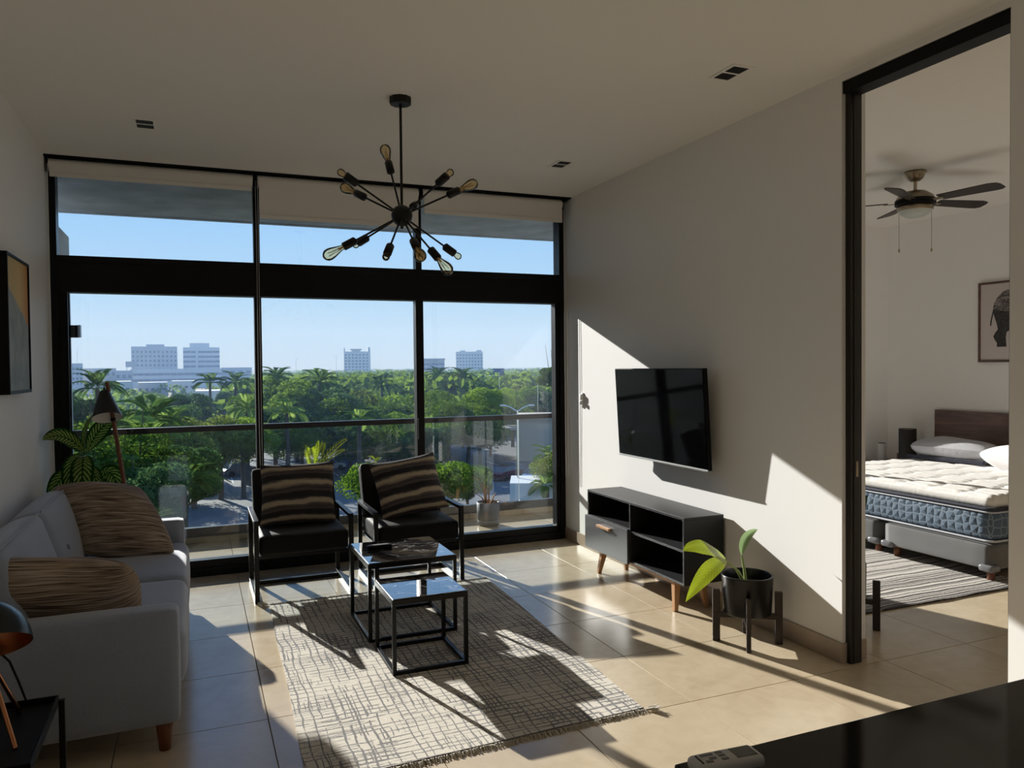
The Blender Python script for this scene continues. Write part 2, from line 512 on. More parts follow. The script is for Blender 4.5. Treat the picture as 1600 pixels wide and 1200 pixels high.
# ================================================================== ROOM SHELL
XL, XR, YW, H = -0.905, 3.05, 6.14, 3.0
XB, YB0 = 6.95, 0.8
struct('wall_left', MB().box(XL-0.16, XL, -1.0, 6.30, -0.15, H), M['wall'])
struct('wall_right', MB().box(XR, XR+0.16, 2.975, 6.30, -0.15, H).box(XR, XR+0.144, 2.105, 2.975, 2.962, H), M['wall'])
struct('wall_right', MB().box(XR, XR+0.144, -1.0, 2.105, -0.15, H), M['wall'])
struct('wall_back', MB().box(XL-0.16, XR+0.144, -1.15, -1.0, -0.15, H), M['wall'])  # unseen; placed close behind the camera to bounce more light into the room
struct('wall_bedroom', MB().box(XB, XB+0.15, YB0-0.15, 6.30, -0.15, H), M['wall'])
struct('wall_rear', MB().box(XR+0.144, XB, YB0-0.15, YB0, -0.15, H), M['wall'])
struct('wall_front', MB().box(XR+0.144, 3.30, YW, 6.30, -0.15, H).box(6.05, XB, YW, 6.30, -0.15, H)
       .box(3.30, 6.05, YW, 6.30, 2.12, H), M['wall'])
struct('ceiling', MB().box(XL-0.16, XB+0.15, -1.15, 6.30, H, H+0.25), M['ceiling'])
floor = struct('floor', MB().box(XL-0.16, XB+0.15, -1.15, 6.30, -0.20, -0.011), M['grout'])
bfloor = struct('floor', MB().box(-1.35, XB+0.6, 6.30, 7.62, -0.20, -0.023), M['grout'])

# porcelain tiles, one object each, mesh data shared by equal sizes
_tm = {}
def tile(x0, x1, y0, y1, parent, ztop=0.0):
    g = 0.0022
    w, d = x1-x0-2*g, y1-y0-2*g
    if w < 0.03 or d < 0.03: return
    key = (round(w, 3), round(d, 3))
    if key not in _tm:
        e = 0.0004; h = 0.011
        vs = [(sx*(w/2), sy*(d/2), -h) for sx, sy in ((-1, -1), (1, -1), (1, 1), (-1, 1))]
        vs += [(sx*(w/2), sy*(d/2), -e) for sx, sy in ((-1, -1), (1, -1), (1, 1), (-1, 1))]
        vs += [(sx*(w/2-e), sy*(d/2-e), 0) for sx, sy in ((-1, -1), (1, -1), (1, 1), (-1, 1))]
        fs = [(8, 9, 10, 11)] + [(b+k, b+(k+1) % 4, b+4+(k+1) % 4, b+4+k) for b in (0, 4) for k in range(4)]
        _tm[key] = MB().add(vs, fs).mesh('tile', M['tile'])
    o = bpy.data.objects.new('tile', _tm[key]); COL.objects.link(o)
    o.parent = parent
    p = WL[parent]
    o.location = ((x0+x1)/2-p[0], (y0+y1)/2-p[1], ztop-p[2])
def tiles(x0, x1, y0, y1, parent, ztop=0.0):
    i0 = math.floor((x0-0.276)/0.6); j0 = math.floor((y0-2.91)/0.6)
    i = i0
    while 0.276+0.6*i < x1-1e-6:
        j = j0
        while 2.91+0.6*j < y1-1e-6:
            tile(max(x0, 0.276+0.6*i), min(x1, 0.876+0.6*i), max(y0, 2.91+0.6*j), min(y1, 3.51+0.6*j), parent, ztop)
            j += 1
        i += 1
tiles(XL, XR, -1.0, 1.11, floor)
tiles(XL, XB, 1.11, YW, floor)
tiles(-1.05, 7.2, 6.30, 7.40, bfloor, -0.012)

# baseboards of the same beige tile
base = simple('baseboard_tile', (0.40, 0.32, 0.245), 0.4, var=0.1, vscale=5)
struct('baseboard_right', MB().box(XR-0.010, XR, 2.965, YW, 0, 0.104).box(XR, XR+0.16, 2.965, 2.975, 0, 0.104), base, 0.002)
struct('baseboard_left', MB().box(XL, XL+0.010, -1.0, YW, 0, 0.104), base, 0.002)
struct('baseboard_front', MB().box(6.06, XB, YW-0.010, YW, 0, 0.104).box(XR+0.144, 3.30, YW-0.010, YW, 0, 0.104), base, 0.002)
struct('baseboard_bedroom', MB().box(XB-0.010, XB, YB0, YW, 0, 0.104), base, 0.002)

# ------------------------------------------------------------------ living room window wall
def window(name, loc):
    w = thing(name, loc, None, None); w['kind'] = 'structure'; return w
BF = M['black_frame']
win = window('window_1', ((XL+XR)/2, YW+0.06, 0))
MB().box(XL, -0.862, YW, YW+0.12, 0, H).box(-0.862, -0.803, YW+0.015, YW+0.10, 0.06, 2.10).box(-0.815, -0.803, YW+0.005, YW+0.10, 0.10, 2.09).build('left_jamb', BF, win, 0.003)
MB().box(3.005, XR, YW, YW+0.12, 0, H).box(2.967, 3.005, YW+0.015, YW+0.10, 0.06, 2.10).box(2.985, 2.990, YW-0.004, YW+0.02, 0.02, 2.34).build('right_jamb', BF, win, 0.003)
MB().box(-0.862, 3.005, YW, YW+0.13, 2.092, 2.345).box(-0.862, 3.005, YW-0.012, YW+0.13, 2.30, 2.345).build('transom', BF, win, 0.003)
MB().box(-0.862, 3.005, YW, YW+0.12, 2.95, H).build('head', BF, win, 0.003)
MB().box(-0.862, 3.005, YW, YW+0.13, 0, 0.06).box(-0.862, 3.005, YW+0.02, YW+0.10, 0.06, 0.118).build('sill', BF, win, 0.003)
for xa, xb in ((0.434, 0.486), (1.697, 1.761)):
    MB().box(xa, xb, YW+0.012, YW+0.10, 0.118, 2.092).build('mullion', BF, win, 0.003)
for xa, xb in ((0.437, 0.482), (1.702, 1.752)):
    MB().box(xa, xb, YW+0.012, YW+0.10, 2.345, 2.95).build('mullion', BF, win, 0.003)
for xa, xb, za, zb, yy in ((-0.803, 0.434, 0.118, 2.092, 0.075), (0.486, 1.697, 0.118, 2.092, 0.045), (1.761, 2.967, 0.118, 2.092, 0.060),
                           (-0.862, 0.437, 2.345, 2.95, 0.06), (0.482, 1.702, 2.345, 2.95, 0.06), (1.752, 3.005, 2.345, 2.95, 0.06)):
    MB().box(xa, xb, YW+yy, YW+yy+0.006, za, zb).build('pane', M['glass'], win)
MB().box(1.701, 1.711, YW-0.012, YW+0.012, 0.95, 1.12).build('handle', M['black_satin'], win, 0.003)

# bedroom sliding window in the same facade
win2 = window('window_2', (4.67, YW+0.06, 0))
MB().box(3.30, 3.34, YW, YW+0.12, 0, 2.12).box(5.99, 6.05, YW, YW+0.12, 0, 2.12).box(3.34, 5.99, YW, YW+0.12, 2.06, 2.12).box(3.34, 5.99, YW, YW+0.12, 0, 0.09).build('frame', BF, win2, 0.003)
MB().box(4.66, 4.70, YW+0.02, YW+0.10, 0.09, 2.06).build('mullion', BF, win2, 0.003)
for xa, xb in ((3.34, 4.66), (4.70, 5.99)):
    MB().box(xa, xb, YW+0.06, YW+0.066, 0.09, 2.06).build('pane', M['glass'], win2)

# shadow gap channel above the blinds
struct('trim_1', MB().box(XL, XR, 5.985, 6.135, 2.988, H-0.001), M['black_satin'])

# ------------------------------------------------------------------ roller blinds
def roller_blind(xa, xb, zbot, label, chains):
    t = thing('roller_blind', ((xa+xb)/2, 6.04, 2.90), label, 'blind', 'roller blinds over the window wall')
    prof = [(0.045*math.cos(a), 0.045*math.sin(a)) for a in np.linspace(0, 2*math.pi, 25)[:-1]]
    mb = MB(); n = len(prof)
    vs = [(x, 6.04+p, 2.938+q) for x in (xa+0.012, xb-0.012) for p, q in prof]
    fs = [(k, (k+1) % n, n+(k+1) % n, n+k) for k in range(n)]
    mb.add(vs, fs, smooth=True); mb.add(vs[:n], [tuple(reversed(range(n)))]); mb.add(vs[n:], [tuple(range(n))])
    mb.build('fabric_roll', M['blind'], t)
    MB().box(xa+0.02, xb-0.02, 5.993, 5.996, zbot, 2.94).build('fabric', M['blind'], t)
    MB().box(xa+0.02, xb-0.02, 5.986, 6.003, zbot-0.004, zbot+0.026).build('bottom_bar', M['blind'], t, 0.004)
    for x in (xa+0.004, xb-0.004):
        MB().box(x-0.003, x+0.003, 6.0, 6.08, 2.89, 2.988).build('bracket', M['black_satin'], t, 0.001)
    for cx, cy, zb in chains:
        pts = [(cx, cy, 2.94)] + [(cx+0.002*math.sin(k), cy, 2.94-(2.94-zb)*k/8) for k in range(1, 8)] + [(cx+0.004, cy-0.003, zb), (cx+0.012, cy-0.01, zb-0.02),
               (cx+0.018, cy-0.02, zb)] + [(cx+0.014, cy-0.022, zb+(2.94-zb)*k/8) for k in range(1, 9)]
        MB().tube(pts, 0.0015, 6).build('bead_chain', M['white_plastic'], t)
    return t
roller_blind(-0.893, 0.440, 2.857, 'beige roller blind wound up to a narrow strip above the left window pane', [(-0.898, 6.02, 0.72)])
roller_blind(0.452, 1.704, 2.660, 'beige roller blind pulled lowest of the three above the middle pane', [(0.447, 6.02, 0.35)])
roller_blind(1.716, 2.985, 2.782, 'beige roller blind half lowered above the right window pane beside the television wall', [(2.992, 6.02, 0.58)])

t = thing('cord_holder', (XR, 5.80, 1.25), 'small white oval plastic holder screwed to the wall beside the window', 'holder')
MB().softbox((XR-0.006, 5.80, 1.25), (0.012, 0.035, 0.125), 0.005, n=5).build('back_plate', M['white_plastic'], t)
MB().softbox((XR-0.017, 5.795, 1.275), (0.022, 0.02, 0.05), 0.006, n=4).build('upper_hook', M['white_plastic'], t)
MB().softbox((XR-0.020, 5.795, 1.228), (0.026, 0.022, 0.035), 0.007, n=4).build('lower_hook', M['white_plastic'], t)

# ------------------------------------------------------------------ pocket door of the bedroom
DW = wood('black_stained_door', (0.004, 0.003, 0.0025), (0.012, 0.008, 0.006), 2, 20)
door = thing('door_1', (3.105, 2.54, 0), None, None); door['kind'] = 'structure'
MB().box(3.074, 3.150, 2.942, 2.975, 0.0, 2.955).box(3.094, 3.130, 2.938, 2.975, 0.004, 2.93).build('door_panel', DW, door, 0.002)
MB().box(3.056, 3.155, 2.105, 2.975, 2.90, 2.961).build('head_track', M['black_satin'], door, 0.002)
MB().box(3.064, 3.141, 2.105, 2.117, 0.0, 2.90).build('jamb', DW, door, 0.002)
MB().box(3.106, 3.122, 2.9365, 2.942, 0.96, 1.04).build('latch_plate', M['brass'], door, 0.001)

# ------------------------------------------------------------------ ceiling spots
def downlight(x, y, label):
    t = thing('ceiling_spot', (x, y, 2.994), label, 'ceiling light', 'recessed twin spots in the ceiling')
    MB().box(x-0.062, x+0.062, y-0.10, y-0.083, 2.994, 3.0).box(x-0.062, x+0.062, y+0.083, y+0.10, 2.994, 3.0).box(x-0.062, x-0.046, y-0.083, y+0.083, 2.994, 3.0)\
        .box(x+0.046, x+0.062, y-0.083, y+0.083, 2.994, 3.0).box(x-0.046, x+0.046, y-0.006, y+0.006, 2.994, 3.0).build('frame', M['ceiling'], t)
    for s in (-1, 1):
        MB().box(x-0.046, x+0.046, y+s*0.0445-0.0385, y+s*0.0445+0.0385, 2.9965, 2.9995).build('dark_lamp', M['black_satin'], t)
downlight(-0.24, 5.06, 'recessed twin black spot in the ceiling above the sofa end')
downlight(2.51, 3.16, 'recessed twin black spot in the ceiling nearest the bedroom door')
downlight(2.48, 5.02, 'recessed twin black spot in the ceiling above the television')

# ================================================================== SOFA
sofa = thing('sofa', (-0.47, 4.43, 0), 'grey woven two seat sofa with wooden legs along the left wall', 'sofa')
S = M['sofa']
MB().softbox((-0.49, 4.43, 0.17), (0.76, 2.06, 0.13), 0.02, n=6).build('base', S, sofa)
for yc in (3.432, 5.438):
    MB().softbox((-0.485, yc, 0.342), (0.82, 0.135, 0.465), 0.026, (0.004, 0.004, 0.004), n=10).build('arm', S, sofa)
MB().softbox((-0.845, 4.43, 0.44), (0.10, 2.13, 0.66), 0.03, n=8).build('back_frame', S, sofa)
for yc in (3.965, 4.899):
    MB().softbox((-0.400, yc, 0.322), (0.70, 0.925, 0.240), 0.055, (0.010, 0.0, 0.022), n=14).build('seat_cushion', S, sofa)
    rot = Matrix.Rotation(math.radians(-17), 3, 'Y')
    bc = MB().softbox((-0.735, yc, 0.615), (0.17, 0.928, 0.43), 0.05, (0.03, 0.0, 0.012), n=14, m=rot).build('back_cushion', S, sofa)
    tube = [rot @ Vector((0.075, -0.44+0.88*k/12, 0.205)) + Vector((-0.735, yc, 0.618)) for k in range(13)]
    MB().tube(tube, 0.005, 6).build('piping', S, bc)
    for dy in (-0.28, 0.0, 0.28):
        c = rot @ Vector((0.108, dy, -0.03)) + Vector((-0.735, yc, 0.615))
        MB().softbox(c, (0.012, 0.03, 0.03), 0.006, n=4, m=rot).build('button', S, bc)
for x in (-0.135, -0.80):
    for y in (3.404, 5.455):
        MB().lathe([(0.0, 0.0), (0.022, 0.0), (0.034, 0.11), (0.0, 0.11)], 16, (x, y, 0)).build('leg', M['red_wood'], sofa)

def pillow_mb(c, u, v, thick, pinch=0.07, n=18, sag=0.0, seed=1, rnd=0.0):
    """cushion spanned by half vectors u (width) and v (height)"""
    c, u, v = Vector(c), Vector(u), Vector(v)
    nrm = u.cross(v).normalized()
    rg = random.Random(seed); ph = [rg.uniform(0, 6.28) for _ in range(4)]
    mb = MB()
    for sg in (1, -1):
        def fn(a, b):
            s, t = 2*a-1, 2*b-1
            s = math.copysign(1-(1-abs(s))**1.4, s); t = math.copysign(1-(1-abs(t))**1.4, t)
            x = s*(1-pinch*(1-t*t)); y = t*(1-pinch*(1-s*s))
            cr_ = 1-rnd*(s*s*t*t)**2; x *= cr_; y *= cr_
            z = max(0, (1-abs(s)**2.6)*(1-abs(t)**2.6))**0.55
            w = 1+0.07*math.sin(4*s+ph[0])*math.cos(3*t+ph[1])+0.05*math.sin(7*t+5*s+ph[2])
            p = c + u*x + v*y + nrm*(sg*z*thick/2*w)
            p.z -= sag*(1-t*t)*0.2*abs(s)
            return p
        mb.grid(fn, n, n, flip=(sg < 0))
    return mb
tag(pillow_mb((-0.455, 5.115, 0.655), (0.245, 0.0, -0.02), (-0.10, 0.165, 0.185), 0.24, -0.06, seed=3, rnd=0.05).build('cushion', M['sofa_pillow']),
    'brown and cream fine striped cushion leaning at the far end of the sofa', 'cushion')
tag(pillow_mb((-0.565, 3.665, 0.60), (0.325, 0.02, -0.035), (0.0, -0.08, 0.165), 0.24, -0.04, seed=5, rnd=0.13).build('cushion', M['sofa_pillow']),
    'brown and cream fine striped cushion lying behind the near sofa arm', 'cushion')

# ================================================================== ARMCHAIRS
def armchair(label):
    t = thing('armchair', (0.67, 5.56, 0), label, 'chair', 'black metal framed armchairs by the window')
    BM = M['black_metal']
    for x in (0.360, 0.980):
        MB().box(x-0.015, x+0.015, 5.27, 5.30, 0.03, 0.545).build('front_leg', BM, t, 0.002)
        MB().box(x-0.015, x+0.015, 5.83, 5.86, 0.03, 0.545).build('rear_leg', BM, t, 0.002)
        MB().box(x-0.018, x+0.018, 5.30, 5.83, 0.523, 0.545).build('arm', BM, t, 0.003)
        MB().box(x-0.015, x+0.015, 5.27, 5.86, 0.0, 0.03).build('runner', BM, t, 0.002)
    MB().box(0.375, 0.965, 5.735, 5.765, 0.0, 0.026).build('stretcher', BM, t, 0.002)
    MB().box(0.375, 0.965, 5.30, 5.325, 0.285, 0.305).box(0.375, 0.965, 5.78, 5.805, 0.285, 0.305).box(0.375, 0.40, 5.325, 5.78, 0.285, 0.305).box(0.94, 0.965, 5.325, 5.78, 0.285, 0.305).build('seat_frame', BM, t, 0.002)
    MB().softbox((0.67, 5.55, 0.372), (0.585, 0.55, 0.135), 0.028, (0, 0.004, 0.008), n=10).build('seat', M['leather'], t)
    rot = Matrix.Rotation(math.radians(-22), 3, 'X')
    MB().softbox((0.67, 5.865, 0.610), (0.585, 0.115, 0.40), 0.024, (0, 0.008, 0.004), n=10, m=rot).build('backrest', M['leather'], t)
    MB().box(0.39, 0.95, 5.90, 5.915, 0.30, 0.33).build('back_rail', BM, t, 0.002)
    for x in (0.395, 0.945):
        MB().bar((x, 5.80, 0.30), (x, 6.005, 0.78), 0.02, 0.015).build('back_post', BM, t, 0.002)
    return t
ch1 = armchair('black armchair with metal arms standing left, beside the end of the sofa')
ch2 = copy_tree(ch1); ch2.location = (1.452, 5.515, 0)
ch2['label'] = 'black armchair with metal arms standing right, behind the marble tables'
tag(pillow_mb((0.675, 5.655, 0.650), (0.262, 0.0, 0.0), (0.012, 0.105, 0.205), 0.16, 0.06, seed=8).build('cushion', M['chair_pillow']),
    'black and tan banded cushion standing upright on the left armchair', 'cushion')
tag(pillow_mb((1.475, 5.605, 0.655), (0.252, 0.0, 0.034), (-0.028, 0.105, 0.198), 0.16, 0.06, seed=11).build('cushion', M['chair_pillow']),
    'black and tan banded cushion tilted sideways on the right armchair', 'cushion')

# ================================================================== TABLES
def marble_table(x0, x1, y0, y1, h, label):
    t = thing('nesting_table', ((x0+x1)/2, (y0+y1)/2, 0.008), label, 'table', 'nested marble tables on the rug')
    BM = M['black_metal']; s = 0.02; z0 = 0.008
    MB().box(x0+0.006, x1-0.006, y0+0.006, y1-0.006, h-0.012, h).build('marble_top', M['marble'], t, 0.001)
    MB().box(x0, x1, y0, y0+s, h-0.032, h-0.004).box(x0, x1, y1-s, y1, h-0.032, h-0.004).box(x0, x0+s, y0+s, y1-s, h-0.032, h-0.004).box(x1-s, x1, y0+s, y1-s, h-0.032, h-0.004).build('top_frame', BM, t, 0.002)
    for x in (x0, x1-s):
        for y in (y0, y1-s):
            MB().box(x, x+s, y, y+s, z0, h-0.032).build('leg', BM, t, 0.001)
        MB().box(x, x+s, y0+s, y1-s, z0, z0+s).build('floor_rail', BM, t, 0.001)
    for y in (y0, y1-s):
        MB().box(x0+s, x1-s, y, y+s, z0, z0+s).build('floor_rail', BM, t, 0.001)
    return t
marble_table(0.875, 1.392, 4.232, 4.775, 0.452, 'taller black marble table on a thin metal frame before the armchairs')
marble_table(0.888, 1.285, 3.728, 4.135, 0.390, 'smaller black marble table tucked in front of the taller one')
t = thing('remote_control', (1.015, 4.575, 0.452), 'black television remote lying on the taller marble table', 'remote')
MB().softbox((1.015, 4.575, 0.463), (0.15, 0.045, 0.022), 0.007, n=6, m=Matrix.Rotation(0.08, 3, 'Z')).build('body', M['black_satin'], t)
MB().box(0.955, 1.07, 4.562, 4.592, 0.472, 0.4755).build('keypad', simple('dark_rubber', (0.035, 0.035, 0.04), 0.7), t, 0.001)

# ================================================================== RUG
RC = [Vector((0.365, 2.865, 0)), Vector((1.830, 2.925, 0)), Vector((1.943, 5.194, 0)), Vector((0.427, 5.194, 0))]
def rugp(a, b, z=0.0):
    p = (RC[0]*(1-a)+RC[1]*a)*(1-b) + (RC[3]*(1-a)+RC[2]*a)*b
    p.x += 0.006*math.sin(b*11)*(a-0.5); p.z = z; return p
rug = thing('area_rug', (1.14, 4.04, 0), 'cream rug with grey crosshatched lines and fringed ends under the tables', 'rug')
mb = MB()
mb.grid(lambda a, b: rugp(a, b, 0.0075), 40, 60)
for a0, a1, b0, b1 in ((0, 1, 0, 0), (1, 1, 0, 1), (1, 0, 1, 1), (0, 0, 1, 0)):
    pts = [rugp(a0+(a1-a0)*k/30, b0+(b1-b0)*k/30) for k in range(31)]
    vs = [(p.x, p.y, 0.001) for p in pts] + [(p.x, p.y, 0.0075) for p in pts]
    mb.add(vs, [(k, k+1, 31+k+1, 31+k) for k in range(30)])
mb.build('pile', M['rug'], rug)
HEM = simple('dark_rug_hem', (0.16, 0.15, 0.145), 1.0)
for b in (0.0, 1.0):
    MB().tube([rugp(k/30, b, 0.008) for k in range(31)], 0.004, 6).build('hem', HEM, rug)
mb = MB(); rnd = random.Random(4)
for b, sg in ((0.0, -1), (1.0, 1)):
    for k in range(420):
        p = rugp((k+rnd.random()*0.8)/420, b, 0.006)
        d = Vector((rnd.uniform(-0.012, 0.012), sg*rnd.uniform(0.022, 0.042), -0.004))
        m = p + d*0.5 + Vector((rnd.uniform(-0.004, 0.004), 0, rnd.uniform(0.003, 0.010)))
        mb.bar(p, m, 0.0026, 0.0026); mb.bar(m, (p+d), 0.0026, 0.0018)
for cx, cy, sg in ((1.835, 2.915, 1), (0.425, 5.205, -1)):
    for k in range(60):
        p = Vector((cx, cy, 0.006)); a = rnd.uniform(-0.9, 0.9)
        d = Vector((sg*math.cos(a)*rnd.uniform(0.03, 0.07), -sg*0.02+0.03*math.sin(a), rnd.uniform(0.0, 0.018)))
        mb.bar(p, p+d, 0.0028, 0.002)
tag(mb.build('fringe', M['fringe'], rug), kind='stuff')

# ================================================================== TELEVISION
tv = thing('television', (2.99, 4.468, 0.87), 'black flat screen television on the right wall above the console', 'television')
tvm = Matrix.Translation((2.935, 4.468, 0.875)) @ Matrix(((0.035/0.641*0+0.9985, 0, -0.0546, 0), (0, 1, 0, 0), (0.0546, 0, 0.9985, 0), (0, 0, 0, 1)))
MB().box(0.004, 0.034, -0.538, 0.538, 0.0, 0.642, tvm).build('casing', M['black_satin'], tv, 0.002)
MB().box(0.0, 0.006, -0.531, 0.531, 0.014, 0.635, tvm).build('screen', simple('tv_screen', (0.002, 0.002, 0.0025), 0.06, spec=0.12), tv)
MB().box(-0.002, 0.030, -0.538, 0.538, -0.002, 0.0095, tvm).build('bottom_trim', simple('silver_trim', (0.6, 0.6, 0.6), 0.3, 0.6), tv, 0.001)
MB().softbox((2.968, 4.5, 1.07), (0.06, 0.86, 0.36), 0.02, n=6).build('rear_housing', M['black_satin'], tv)
MB().box(3.035, 3.05, 4.30, 4.64, 1.05, 1.34).box(2.99, 3.04, 4.44, 4.50, 1.1, 1.28).build('wall_mount', M['black_metal'], tv, 0.002)

# ================================================================== CONSOLE
CB = simple('charcoal_lacquer', (0.020, 0.020, 0.022), 0.40, spec=0.35)
cs = thing('media_console', (2.88, 4.52, 0), 'low charcoal media console with one drawer and oak legs under the television', 'console')
xf, xb, ya, yb, za, zb, th = 2.735, 3.03, 3.90, 5.14, 0.190, 0.607, 0.016
ym = 4.53
MB().box(xf, xb, ya, yb, zb-th, zb).build('top_panel', CB, cs, 0.0015)
MB().box(xf, xb, ya, yb, za, za+th).build('bottom_panel', CB, cs, 0.0015)
for y in (ya, yb-th):
    MB().box(xf, xb, y, y+th, za+th, zb-th).build('side_panel', CB, cs, 0.0015)
MB().box(xf, xb, ym-th/2, ym+th/2, za+th, zb-th).build('divider', CB, cs, 0.0015)
MB().box(xf+0.002, xb, ya+th, ym-th/2, 0.392, 0.408).build('shelf', CB, cs, 0.0015)
MB().box(xf+0.002, xb, ym+th/2, yb-th, 0.405, 0.421).build('shelf', CB, cs, 0.0015)
MB().box(xb-0.006, xb, ya+th, yb-th, za+th, zb-th).build('back_panel', CB, cs)
dr = MB().box(xf-0.020, xf-0.002, ym+0.002, yb+0.004, za-0.012, 0.418).box(xf, xb-0.05, ym+0.02, yb-0.03, za+0.03, 0.39).build('drawer', simple('grey_drawer_front', (0.060, 0.062, 0.068), 0.4), cs, 0.0015)
tag(MB().box(xf-0.045, xf-0.020, 4.745, 4.93, 0.366, 0.383).build('handle', M['oak'], dr, 0.002), 'light oak handle')
MB().box(xf+0.03, xf+0.06, ya+0.12, yb-0.12, za-0.03, za).box(xb-0.06, xb-0.03, ya+0.12, yb-0.12, za-0.03, za).build('wood_rail', M['oak'], cs, 0.002)
for y0, sy in ((ya+0.16, -1), (yb-0.17, 1)):
    for x0, sx in ((xf+0.05, -1), (xb-0.06, 1)):
        x1 = x0+sx*0.03*(1 if sx < 0 else 0.6); y1 = y0+sy*0.035
        MB().bar((x1, y1, 0.0), (x0, y0, za), 0.026, 0.026, (0, 1, 0), 0.046, 0.042).build('leg', M['oak'], cs, 0.002)

# ================================================================== PLANTS ON STANDS
def plant_stand(c, corners, zb, zt, label):
    t = thing('plant_stand', c, label, 'plant stand', 'wooden four legged plant stands')
    for (x, y) in corners:
        a = math.atan2(y-c[1], x-c[0])
        r = Matrix.Translation((x, y, 0)) @ Matrix.Rotation(a, 4, 'Z')
        MB().box(-0.020, 0.020, -0.012, 0.012, 0, zt, r).build('leg', M['espresso'], t, 0.002)
    for i in (0, 1):
        p, q = Vector((*corners[i], zb)), Vector((*corners[i+2], zb))
        MB().bar(p+Vector((0, 0, -0.016*i)), q+Vector((0, 0, -0.016*i)), 0.03, 0.03).build('cross_bar', M['espresso'], t, 0.002)
    return t
sc = (2.81, 3.416, 0)
plant_stand(sc, [(2.672, 3.508), (2.718, 3.292), (2.948, 3.322), (2.900, 3.548)], 0.150, 0.288, 'dark wooden stand with four legs under the black pot')

def leaf_mb(base, ctrl, tip, width, nrm, fold=0.25, curl=0.0, n=12, wmax=0.45, wave=0.0):
    """leaf blade along a bent midrib; nrm is the way the upper face looks"""
    b, c, t, nrm = Vector(base), Vector(ctrl), Vector(tip), Vector(nrm).normalized()
    mb = MB()
    def fn(a, v):
        p = b*(1-v)**2 + c*2*v*(1-v) + t*v*v
        d = ((c-b)*(1-v) + (t-c)*v).normalized()
        side = d.cross(nrm).normalized(); up = side.cross(d)
        k = v**(math.log(0.5)/math.log(wmax))
        w = width/2*max(0.0, math.sin(math.pi*min(1, k)))**0.8
        s = 2*a-1
        return p + side*(s*w) + up*(abs(s)*w*fold - curl*w*s*s + wave*w*math.sin(v*16)*s*s)
    mb.grid(fn, 6, n)
    return mb

M['lime_leaf'] = leafmat('lime_leaf', (0.20, 0.30, 0.03), (0.42, 0.52, 0.06), 0.55, 'rib', tcol=(1.0, 1.0, 0.5))
M['pale_leaf'] = leafmat('pale_green_leaf', (0.16, 0.28, 0.10), (0.30, 0.42, 0.20), 0.4, 'rib')
M['stem'] = simple('green_stem', (0.25, 0.32, 0.10), 0.5)
M['soil'] = simple('potting_soil', (0.02, 0.015, 0.011), 1.0, var=0.4, vscale=60, bump=0.8, bscale=90)
pp = thing('potted_plant', (2.81, 3.416, 0.165), 'leafy plant with three long leaves in a black pot on the dark stand', 'plant')
MB().lathe([(0, 0.166), (0.124, 0.166), (0.130, 0.172), (0.139, 0.372), (0.141, 0.376), (0.139, 0.379), (0.131, 0.379), (0.128, 0.374), (0.124, 0.335), (0.122, 0.32)], 40, (2.81, 3.416, 0)).build('pot', simple('black_glazed_pot', (0.006, 0.006, 0.007), 0.3, spec=0.3), pp)
MB().lathe([(0.0, 0.326), (0.06, 0.329), (0.1235, 0.323)], 30, (2.81, 3.416, 0)).build('soil', M['soil'], pp)
r0 = Vector((2.79, 3.40, 0.32))
def stemleaf(parent, pts, r):
    MB().tube(pts, r, 7).build('stem', M['stem'], parent)
b1 = at(1138, 878, 1, 3.40); t1 = at(1067, 861, 1, 3.33); c1 = at(1100, 843, 1, 3.36)
stemleaf(pp, [r0, r0.lerp(b1, 0.5)+Vector((0.01, 0, 0.012)), b1], [0.009, 0.006, 0.004])
tag(leaf_mb(b1, c1, t1, 0.118, (0.1, -0.55, 0.85), 0.12, 0.1, wave=0.05).build('leaf', M['lime_leaf'], pp), 'yellow green leaf stretching level to the left')
b2 = at(1134, 874, 1, 3.33); t2 = at(1071, 941, 1, 3.16); c2 = at(1112, 878, 1, 3.20)
stemleaf(pp, [r0, r0.lerp(b2, 0.5)+Vector((0.0, 0, 0.02)), b2], [0.009, 0.006, 0.004])
tag(leaf_mb(b2, c2, t2, 0.092, (-0.45, -0.7, 0.55), 0.15, 0.05, wave=0.05).build('leaf', M['lime_leaf'], pp), 'bright green leaf drooping over the pot')
b3 = at(1159, 868, 1, 3.44); t3 = at(1184, 827, 1, 3.46); c3 = at(1160, 835, 1, 3.45)
stemleaf(pp, [r0, r0.lerp(b3, 0.5)+Vector((0.004, 0, 0)), b3], [0.010, 0.008, 0.006])
tag(leaf_mb(b3, c3, t3, 0.050, (-0.75, -0.65, 0.1), 0.45, 0.0, wave=0.04).build('leaf', M['pale_leaf'], pp), 'pale young leaf half unrolled')

# second stand just inside the bedroom
sc2 = (3.50, 3.36, 0)
plant_stand(sc2, [(3.605, 3.262), (3.60, 3.46), (3.395, 3.455), (3.40, 3.258)], 0.165, 0.288, 'dark wooden plant stand half hidden behind the bedroom door edge')
pb = thing('potted_plant', (3.50, 3.36, 0.182), 'plant in a grey pot half hidden inside the bedroom doorway', 'plant')
MB().lathe([(0, 0.183), (0.086, 0.183), (0.09, 0.188), (0.092, 0.385), (0.086, 0.385), (0.084, 0.35)], 32, (3.50, 3.36, 0)).build('pot', simple('grey_pot', (0.17, 0.17, 0.18), 0.5), pb)
MB().lathe([(0.0, 0.352), (0.0845, 0.35)], 24, (3.50, 3.36, 0)).build('soil', M['soil'], pb)
M['dark_leaf'] = leafmat('deep_green_leaf', (0.02, 0.06, 0.025), (0.04, 0.10, 0.05), 0.25, 'rib')
